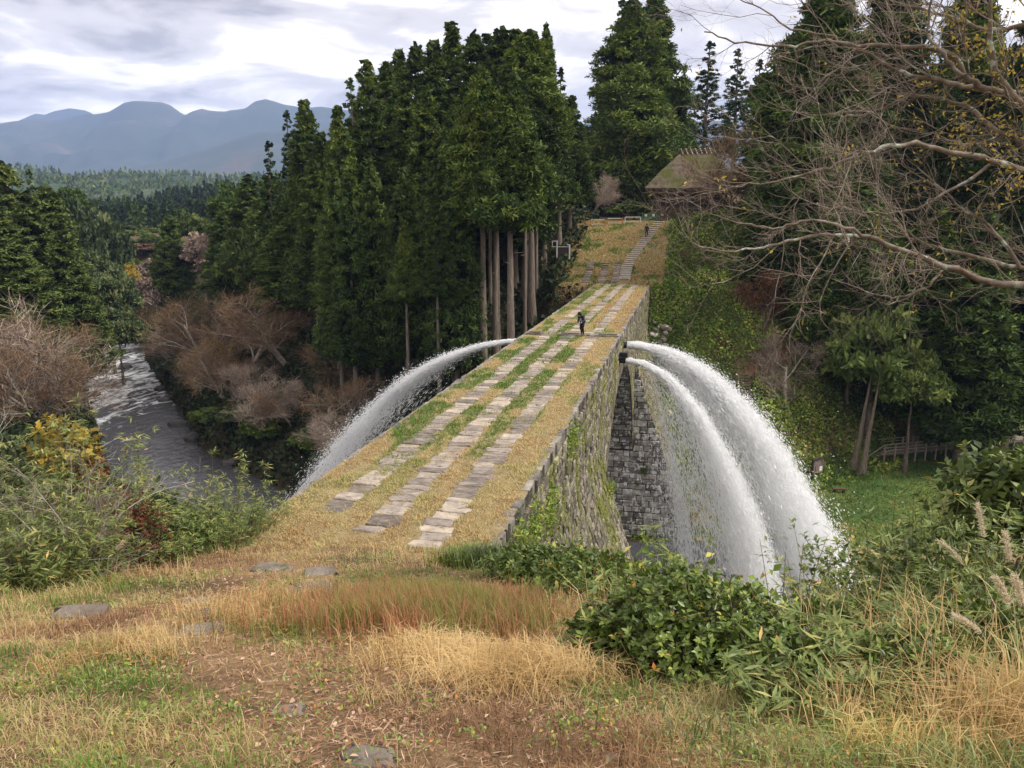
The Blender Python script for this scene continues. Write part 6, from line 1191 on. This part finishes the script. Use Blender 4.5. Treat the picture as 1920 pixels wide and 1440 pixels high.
def sasa(px, pyt, Yd, rad, label, nst=26, seed=0, lf=0.2, mat='sasa_leaf', group=None, hmin=0.45, dens=1.0, wk=0.13, fan=7, name='bamboo_grass'):
    rr = np.random.default_rng(700 + seed); tip = at(px, pyt, Yd); g_ = th(tip[0], tip[1]); H = max(0.4, tip[2] - g_); t = thing(name, label, 'bamboo grass', (tip[0], tip[1], g_), 0, group); T = Tubes(); Ps = []; Ds = []; Us = []
    for k in range(nst):
        a = rr.uniform(0, 6.28); q = rad * rr.random() ** 0.6; b0 = np.array([math.cos(a) * q * 0.6, math.sin(a) * q * 0.6, 0]); b0[2] = th(tip[0] + b0[0], tip[1] + b0[1]) - g_
        h = H * rr.uniform(hmin, 1.0) if k else H; out = np.array([math.cos(a), math.sin(a), 0]) * q * 0.5 + rr.normal(0, 0.08, 3) * h; tp = b0 * 1.0 + out; tp[2] = h; md = (b0 + tp) / 2 - out * 0.15; T.add([b0, md, tp], [0.007, 0.006, 0.003], 3)
        nf = max(3, int(5 * dens * (0.6 + 0.4 * h)))
        for j in range(nf):
            f = rr.uniform(0.35, 1.0) if j else 1.0; c = b0 + (tp - b0) * f + rr.normal(0, 0.05, 3); hd = rr.uniform(0, 6.28)
            for m in range(fan):
                aa = hd + rr.normal(0, 0.75); Ps.append(c + rr.normal(0, 0.02, 3)); Ds.append((math.cos(aa), math.sin(aa), rr.uniform(-0.55, 0.55))); Us.append((rr.normal(0, 0.3), rr.normal(0, 0.3), 1.0))
    obj('stems', T.mesh('stems'), 'stem', t); n = len(Ps); ln = lf * rr.uniform(0.55, 1.2, n); V, F, TT = leaves(np.array(Ps), np.array(Ds), np.array(Us), ln, ln * wk + 0.006, np.clip(rr.normal(0.55, 0.2, n), 0, 1), 0.15); obj('foliage', mesh('foliage', V, [F], TT), mat, t)
GB = 'bushes on the near right slope'
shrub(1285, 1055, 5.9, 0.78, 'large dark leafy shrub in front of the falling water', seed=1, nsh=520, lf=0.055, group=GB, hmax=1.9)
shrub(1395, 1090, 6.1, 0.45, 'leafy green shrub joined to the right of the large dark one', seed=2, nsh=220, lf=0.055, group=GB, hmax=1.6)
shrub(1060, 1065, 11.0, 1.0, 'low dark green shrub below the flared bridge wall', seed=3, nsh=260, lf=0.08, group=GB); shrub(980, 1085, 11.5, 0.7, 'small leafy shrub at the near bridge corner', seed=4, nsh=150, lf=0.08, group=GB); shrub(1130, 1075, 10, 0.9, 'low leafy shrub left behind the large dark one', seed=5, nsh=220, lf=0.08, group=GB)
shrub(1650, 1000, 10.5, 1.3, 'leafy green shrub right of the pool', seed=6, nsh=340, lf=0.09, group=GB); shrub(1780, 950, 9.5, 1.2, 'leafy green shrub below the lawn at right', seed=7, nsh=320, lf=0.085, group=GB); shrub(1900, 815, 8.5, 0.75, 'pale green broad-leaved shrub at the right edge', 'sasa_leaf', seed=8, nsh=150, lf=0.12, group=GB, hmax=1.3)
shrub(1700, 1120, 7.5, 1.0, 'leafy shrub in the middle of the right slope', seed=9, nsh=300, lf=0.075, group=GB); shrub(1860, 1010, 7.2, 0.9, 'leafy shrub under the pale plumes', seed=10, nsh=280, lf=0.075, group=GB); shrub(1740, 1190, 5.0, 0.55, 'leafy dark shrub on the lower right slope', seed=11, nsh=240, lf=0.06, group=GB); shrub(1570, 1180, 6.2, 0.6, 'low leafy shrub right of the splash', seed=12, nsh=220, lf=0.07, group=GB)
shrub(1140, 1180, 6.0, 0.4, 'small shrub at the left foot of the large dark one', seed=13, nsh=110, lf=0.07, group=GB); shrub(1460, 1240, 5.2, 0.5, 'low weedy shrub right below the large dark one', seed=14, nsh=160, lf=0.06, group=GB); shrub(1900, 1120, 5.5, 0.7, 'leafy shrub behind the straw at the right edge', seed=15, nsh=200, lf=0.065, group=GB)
GS = 'bamboo grass on the near right slope'
for i, (a, b_, y_, rd, ns, lb) in enumerate([(1230, 1020, 6.6, 0.5, 18, 'bamboo grass sticking up behind the large dark shrub'), (1165, 1100, 6.0, 0.4, 16, 'long-leaved grass at the left side of the large dark shrub'), (1500, 1000, 8.0, 0.5, 6, 'tall single stalks with paired leaves before the splash'), (1560, 1060, 8.6, 0.5, 9, 'bamboo grass stalks at the right of the splash'), (1620, 1035, 9.0, 0.8, 30, 'bamboo grass between pool and right slope shrubs'), (1700, 930, 9.0, 0.8, 26, 'pale bamboo grass leaning out below the lawn'), (1790, 905, 8.4, 0.8, 30, 'yellowish bamboo grass under the boardwalk'), (1600, 1150, 5.8, 0.6, 32, 'bamboo grass below the pool edge'), (1510, 1200, 5.4, 0.55, 26, 'bamboo grass right of the large dark shrub'), (1670, 1180, 5.2, 0.55, 26, 'bamboo grass in the middle of the right slope'), (1790, 1110, 6.4, 0.7, 26, 'bamboo grass below the curled plume'), (1880, 950, 6.6, 0.6, 22, 'bamboo grass at the right edge beside the plumes'), (1470, 1290, 4.6, 0.4, 16, 'green bamboo grass low in the brown turf at right'), (1590, 1270, 4.7, 0.5, 22, 'green bamboo grass on the lower right slope'), (1860, 1230, 5.0, 0.6, 18, 'bamboo grass among the straw at right'), (1420, 1190, 5.6, 0.4, 14, 'bamboo grass at the right foot of the dark shrub')]): sasa(a, b_, y_, rd, lb, ns, i, 0.15, group=GS, hmin=0.35 if i not in (2, 3) else 0.6, dens=1.0 if i not in (2, 3) else 0.5, fan=7 if i not in (2, 3) else 4)
GL = 'bushes and bamboo grass beyond the left edge'
for i, (a, b_, y_, rd, ns, lb, lf) in enumerate([(20, 770, 13.5, 1.7, 46, 'bamboo grass mass under the tan bare shrub', 0.24), (50, 800, 14.5, 1.0, 40, 'bamboo grass below the yellow vine leaves', 0.24), (40, 900, 12.0, 1.4, 60, 'dark bamboo grass low at the left edge', 0.24), (110, 960, 12.5, 1.2, 50, 'bamboo grass left of the russet bush', 0.24), (160, 880, 15, 1.2, 34, 'bamboo grass behind the russet bush', 0.24), (300, 915, 16.0, 1.2, 40, 'bamboo grass right of the tall leafy stalks', 0.24), (355, 945, 16.5, 1.0, 34, 'bamboo grass in the middle of the left edge', 0.24), (415, 852, 17.5, 0.8, 20, 'tall feathery bamboo grass standing before the dark river', 0.22), (455, 925, 18.5, 1.0, 34, 'bamboo grass second nearest the bridge', 0.22), (500, 938, 19.6, 0.8, 26, 'bamboo grass hard by the left bridge edge', 0.22), (250, 795, 15.5, 0.5, 8, 'tall leafy stalks standing alone against the river', 0.26), (260, 985, 14.0, 1.0, 34, 'low bamboo grass along the straw edge', 0.22), (395, 965, 16.0, 0.8, 26, 'low bamboo grass below the tall feathery one', 0.22), (20, 990, 11.0, 1.0, 46, 'dark bamboo grass at the corner of the left edge', 0.24)]): sasa(a, b_, y_, rd, lb, int(ns * 1.3), 40 + i, lf * 0.72, group=GL, hmin=0.4 if i != 10 else 0.75, dens=1.3, fan=8)
shrub(215, 905, 14.2, 1.0, 'russet red bush beyond the left edge', 'red_leaf', 330, 0.07, GL, 41, 2.6); shrub(150, 980, 13.0, 0.8, 'lower russet bush among the bamboo grass', 'red_leaf', 220, 0.07, GL, 42, 2.2); shrub(115, 768, 14.8, 0.7, 'vine with yellow and orange leaves atop the left bushes', 'yellow_leaf', 60, 0.13, GL, 43, 1.4, lpt=5, wk=0.8); shrub(150, 830, 14.8, 0.5, 'orange leaved vine below the yellow one', 'autumn_leaf', 46, 0.12, GL, 44, 1.0, lpt=5, wk=0.8); shrub(310, 960, 15.5, 1.1, 'green leafy bush among the left bamboo grass', 'shrub_leaf', 220, 0.08, GL, 45, 2.2); shrub(90, 860, 13.8, 1.3, 'grey-green tangled bush at the left', 'sasa_leaf', 300, 0.08, GL, 46, 2.4)
for i, (a, b_, y_, rd, mt, lb) in enumerate([(1200, 1040, 6.3, 0.35, 'gold_grass', 'thin straw stalks rising left of the large dark shrub'), (1320, 1035, 6.2, 0.5, 'gold_grass', 'thin straw stalks rising over the large dark shrub'), (1450, 1130, 5.8, 0.4, 'sasa_leaf', 'fine green grass stalks before the pool'), (1540, 1120, 6.2, 0.5, 'sasa_leaf', 'fine green grass stalks at the right end of the splash'), (1640, 1080, 6.0, 0.5, 'gold_grass', 'thin straw stalks on the middle right slope'), (1720, 1040, 6.4, 0.5, 'sasa_leaf', 'fine green grass stalks below the pale bamboo grass'), (1800, 1060, 5.2, 0.5, 'gold_grass', 'straw stalks left of the nodding plume'), (1880, 1150, 4.4, 0.5, 'gold_grass', 'thick straw stalks at the right edge'), (1560, 1240, 4.9, 0.5, 'gold_grass', 'straw stalks among the low bamboo grass'), (1740, 1240, 4.4, 0.5, 'sasa_leaf', 'arching green grass in front of the right slope shrubs'), (1660, 1290, 4.3, 0.4, 'gold_grass', 'arching straw in front of the right slope shrubs'), (1110, 1130, 7.2, 0.4, 'gold_grass', 'straw stalks between red grass and the dark shrub')]):
    rr = np.random.default_rng(860 + i); tip = at(a, b_, y_); g_ = th(tip[0], tip[1]); H = max(0.4, tip[2] - g_); t = thing('tall_grass', lb, 'grass', (tip[0], tip[1], g_), 0, 'tall grass clumps on the near right slope'); n = 150; x = rr.normal(0, rd * 0.55, n); y = rr.normal(0, rd * 0.45, n)
    z = terrain(x + tip[0], y + tip[1]) - g_; h = H * rr.uniform(0.5, 1.05, n); V, Q, T3, tt = blades(np.stack([x, y, z], 1), rr.uniform(0, 6.28, n), h, rr.uniform(0.1, 0.75, n), 0.0075, np.clip(rr.normal(0.65, 0.2, n), 0, 1), 0.8); obj('blades', mesh('blades', V, [Q, T3], tt), mt, t)
# pampas plumes
def pampas(px, py, Yd, label, bend, k):
    rr = np.random.default_rng(900 + k); tip = at(px, py, Yd); g_ = th(tip[0], tip[1]); H = max(0.8, tip[2] - g_); t = thing('pampas_grass', label, 'pampas grass', (tip[0] - bend * 0.6, tip[1], g_), 0, 'pale pampas plumes'); f = np.linspace(0, 1, 14)
    pts = np.stack([bend * 0.6 * f ** 2.2 , 0 * f, H * (f - 0.12 * f ** 4 * abs(bend))], 1); T = Tubes(); T.add(pts, np.linspace(0.006, 0.002, 14), 3); obj('stalk', T.mesh('stalk'), 'stem', t)
    n = 420; q = rr.uniform(0.8, 1.0, n); P = np.stack([np.interp(q, f, pts[:, i]) for i in range(3)], 1) + rr.normal(0, 0.007, (n, 3)); V, F, TT = leaves(P, rdir(n, rr) * 0.8 + np.array([bend, 0, 0.6]), rdir(n, rr), rr.uniform(0.02, 0.048, n), 0.005, rr.random(n)); obj('plume', mesh('plume', V, [F], TT), 'plume', t)
    n = 14; az = rr.uniform(0, 6.28, n); V, Q, T3, tt = blades(rr.normal(0, 0.04, (n, 3)) * np.array([1, 1, 0]), az, H * rr.uniform(0.5, 0.9, n), rr.uniform(0.5, 1.3, n), 0.012, np.clip(rr.normal(0.8, 0.15, n), 0, 1), 0.9); obj('leaves', mesh('leaves', V, [Q, T3], tt), 'sasa_leaf', t)
for k, (a, b_, y_, bd_, lb) in enumerate([(1835, 930, 6.0, -0.35, 'upright pampas plume highest at the right'), (1765, 985, 6.2, -0.9, 'curled pampas plume left of the others'), (1885, 985, 5.6, -0.3, 'pampas plume right of the upright one'), (1868, 1065, 4.6, -0.5, 'nodding pampas plume lower at the right'), (1905, 1070, 4.4, -0.3, 'pampas plume nearest the right edge'), (1785, 1190, 4.8, -0.8, 'low drooping pampas plume on the right slope'), (143, 1010, 11.5, 0.3, 'pale plume standing on the left grass edge'), (185, 1005, 11.8, 0.2, 'second pale plume standing on the left grass edge'), (235, 1045, 11.0, 0.5, 'short pale plume on the left grass edge')]): pampas(a, b_, y_, lb, bd_, k)

# ---- tan bare shrub at the left
def near_bare(label, px, py, Yd, H, seed, lean, mat, trunks=4, name='bare_shrub', group=None):
    rr = np.random.default_rng(seed); T = Tubes(); tips = []; c = at(px, py, Yd); g_ = th(c[0], c[1]); t = thing(name, label, 'shrub', (c[0], c[1], g_), 0, group)
    H = c[2] - g_ + 0.2 if H is None else H
    spec = [(6, 0.09, 8, 0.55, 0.5, 0.02), (5, 0.14, 6, 0.6, 0.5, 0.03), (4, 0.18, 5, 0.6, 0.5, 0.03), (3, 0.2, 0, 0.6, 0.5, 0.02)]
    for k in range(trunks):
        a = rr.uniform(0, 6.28); d = unit(np.array([[math.cos(a) * 0.45 + lean, math.sin(a) * 0.45, 1.0]]))[0]; grow(T, np.array([math.cos(a) * 0.15, math.sin(a) * 0.15, -0.3]), d, H * rr.uniform(0.8, 1.05), 0.035, 0, rr, tips, spec, 7)
    obj('branches', T.mesh('branches'), mat, t)
near_bare('tan bare shrub with fine upswept twigs at the left edge', -70, 640, 13.0, 4.4, 951, 0.4, 'bark_pale', 5)
near_bare('second tan bare shrub lower at the left edge', -120, 720, 12.0, 3.6, 952, 0.45, 'bark_pale', 4)
near_bare('bare thorny twigs at the right edge above the pampas plumes', 1980, 640, 12.0, 4.6, 953, -0.5, 'limb_bark', 4)

# ---- the big bare tree whose limbs reach in from the right
mat_noise('twig_bark', [(0.3, (0.15, 0.11, 0.085)), (0.7, (0.38, 0.31, 0.25))], scale=3, rough=0.9, bump=0)
def big_tree():
    rr = np.random.default_rng(977); B = np.array([9.6, 11.0]); g_ = th(*B); root = thing('bare_tree', 'large bare lichened tree reaching in from the right edge with few yellow leaves', 'tree', (B[0], B[1], g_)); off = np.array([B[0], B[1], g_])
    T = Tubes(); TW = Tubes(); YL = []; crown0 = np.array([9.4, 11.2, 7.0])
    T.add(np.array([[9.7, 11, g_ - 0.5], [9.6, 11.0, 3.5], [9.5, 11.1, 5.8], [9.35, 11.2, 8.0], [9.3, 11.3, 12.5], [9.2, 11.3, 17.0]]) - off, [0.42, 0.34, 0.3, 0.26, 0.2, 0.1], 12)
    limbs = [  # places along each limb, metres ahead at both ends, radii
        ([(2060, 230), (1920, 174), (1821, 166), (1796, 112), (1754, 87), (1661, 87), (1577, 82), (1526, 75), (1478, 91), (1380, 79), (1320, 60)], 11.2, 11.8, 0.075, 0.012),
        ([(1821, 166), (1760, 150), (1698, 140), (1647, 112), (1585, 82), (1549, 65), (1478, 56), (1430, 17), (1370, -10)], 11.2, 12.2, 0.05, 0.009),
        ([(2080, 360), (1920, 318), (1830, 292), (1760, 281), (1717, 267), (1661, 278), (1605, 292), (1560, 315), (1498, 329), (1430, 345), (1350, 350)], 10.9, 10.2, 0.07, 0.008),
        ([(2080, 330), (1960, 300), (1858, 239), (1816, 197), (1746, 183), (1703, 180), (1647, 208), (1605, 219), (1554, 214), (1515, 183), (1500, 140)], 11.1, 12.6, 0.06, 0.008),
        ([(2150, 560), (1990, 540), (1920, 535), (1852, 532), (1774, 498), (1703, 476), (1633, 445), (1577, 439), (1529, 442), (1487, 451), (1422, 467), (1350, 470), (1290, 455)], 10.8, 9.6, 0.085, 0.008),
        ([(2120, 540), (1980, 520), (1914, 504), (1830, 482), (1746, 465), (1690, 430), (1640, 380), (1560, 340), (1480, 330)], 11.0, 11.6, 0.065, 0.008),
        ([(1858, -20), (1855, 70), (1864, 135), (1914, 197), (2010, 250), (2120, 330)], 11.0, 11.2, 0.03, 0.10),
        ([(1748, -20), (1737, 62), (1765, 96), (1800, 140), (1850, 165)], 11.4, 11.2, 0.02, 0.045),
        ([(2040, 60), (1940, 40), (1860, 60), (1780, 30), (1700, 10), (1600, -20)], 11.2, 12.5, 0.06, 0.015),
        ([(1630, 446), (1560, 415), (1510, 412), (1460, 430), (1400, 420), (1330, 400)], 10.0, 9.7, 0.035, 0.007),
        ([(1774, 498), (1740, 540), (1680, 560), (1620, 545), (1560, 520)], 10.6, 10.0, 0.03, 0.006),
        ([(1703, 476), (1680, 510), (1740, 520), (1700, 560), (1650, 570)], 10.4, 10.2, 0.022, 0.005),
        ([(1914, 504), (1860, 420), (1800, 390), (1740, 330), (1700, 300)], 11.0, 11.8, 0.04, 0.008),
        ([(1870, 300), (1780, 360), (1700, 400), (1640, 400), (1580, 390), (1500, 380)], 10.9, 10.8, 0.035, 0.006)]
    def sub(p, d, ln, rad, lev):
        sg = (6, 4, 3)[lev]; pts = [p]; dd = d.copy()
        for i in range(sg):
            dd = dd + rr.normal(0, (0.16, 0.2, 0.22)[lev], 3); dd[2] += 0.035; dd /= np.linalg.norm(dd); pts.append(pts[-1] + dd * ln / sg)
        pts = np.array(pts); (T if lev == 0 else TW).add(pts, np.linspace(rad, rad * 0.4, sg + 1), (5, 3, 3)[lev])
        if lev == 2:
            if rr.random() < ylw(pts[-1]): YL.append(pts[-1])
            return
        for k in range((7, 5)[lev]):
            f = rr.uniform(0.15, 1.0); i = min(int(f * sg), sg - 1); q = pts[i] + (pts[i + 1] - pts[i]) * (f * sg - i); ax = pts[i + 1] - pts[i]; ax /= np.linalg.norm(ax); o_ = rr.normal(size=3); o_ -= ax * (o_ @ ax); o_ /= np.linalg.norm(o_); a = rr.uniform(0.4, 1.0)
            sub(q, ax * math.cos(a) + o_ * math.sin(a), ln * (0.5, 0.48)[lev] * rr.uniform(0.6, 1.25), rad * 0.5, lev + 1)
    def ylw(p):
        return 0.01 + 0.6 * math.exp(-((p[0] + off[0] - 6.4) ** 2 + (p[2] + off[2] - 9.8) ** 2) / 0.5) + 0.35 * math.exp(-((p[0] + off[0] - 6.6) ** 2 + (p[2] + off[2] - 8.5) ** 2) / 0.7)
    for pl, y0, y1, r0, r1 in limbs:
        m = len(pl); ctrl = np.array([at(a, b_, y0 + (y1 - y0) * i / (m - 1)) for i, (a, b_) in enumerate(pl)]) - off
        f = np.linspace(0, m - 1, m * 4); pts = np.stack([np.interp(f, np.arange(m), ctrl[:, i]) for i in range(3)], 1)
        for _ in range(2): pts[1:-1] = (pts[:-2] + 2 * pts[1:-1] + pts[2:]) / 4
        pts += rr.normal(0, 0.012, pts.shape); r0 *= 0.66; r1 *= 0.75; rad = np.linspace(r0, r1, len(pts)); T.add(pts, rad, 8)
        if pl[0][0] > 1990: T.add(np.array([pts[0], (pts[0] + crown0 - off) / 2 + np.array([0, 0, 0.15]), crown0 - off]), [r0, r0 * 1.2, r0 * 1.4], 8)
        if pl[-1][0] > 1990: T.add(np.array([pts[-1], (pts[-1] + crown0 - off) / 2, crown0 - off]), [r1, r1 * 1.2, r1 * 1.3], 8)
        L = np.linalg.norm(np.diff(pts, axis=0), axis=1).sum(); nb = int(L * 3.3)
        for k in range(nb):
            i = rr.integers(2, len(pts) - 1); ax = pts[i] - pts[i - 1]; ax = ax / np.linalg.norm(ax) * (1 if r1 < r0 else -1); o_ = rr.normal(size=3) * np.array([1, 0.8, 1.15]); o_ -= ax * (o_ @ ax); o_ /= np.linalg.norm(o_); a = rr.uniform(0.45, 1.1); sub(pts[i], ax * math.cos(a) + o_ * math.sin(a), rr.uniform(0.5, 1.5), min(rad[i] * 0.45, 0.011), 0)
    obj('limbs', T.mesh('limbs'), 'limb_bark', root); obj('twigs', TW.mesh('twigs'), 'twig_bark', root)
    P = np.repeat(np.array(YL), 3, 0); n = len(P); P = P + rr.normal(0, 0.05, (n, 3)); V, F, TT = leaves(P, rdir(n, rr) + np.array([0, 0, -0.6]), rdir(n, rr), rr.uniform(0.05, 0.085, n), 0.032, np.clip(rr.normal(0.6, 0.22, n), 0, 1)); obj('yellow_leaves', mesh('yellow_leaves', V, [F], TT), 'yellow_leaf', root)
big_tree()

# ------------------------------------------------------------------ haze
def haze():
    m, nt, out = nodes('haze'); v = N(nt, 'ShaderNodeVolumePrincipled'); v.inputs['Color'].default_value = (0.44, 0.59, 1.0, 1); v.inputs['Density'].default_value = 1.05e-4; v.inputs['Anisotropy'].default_value = 0.0; nt.links.new(v.outputs[0], out.inputs['Volume'])
    o = MB().box((0, 3300, 580), (17000, 11000, 1210)).obj('haze', 'haze'); o['kind'] = 'stuff'; o['label'] = 'pale blue haze lying over the valley and mountains'; o['category'] = 'haze'
haze()
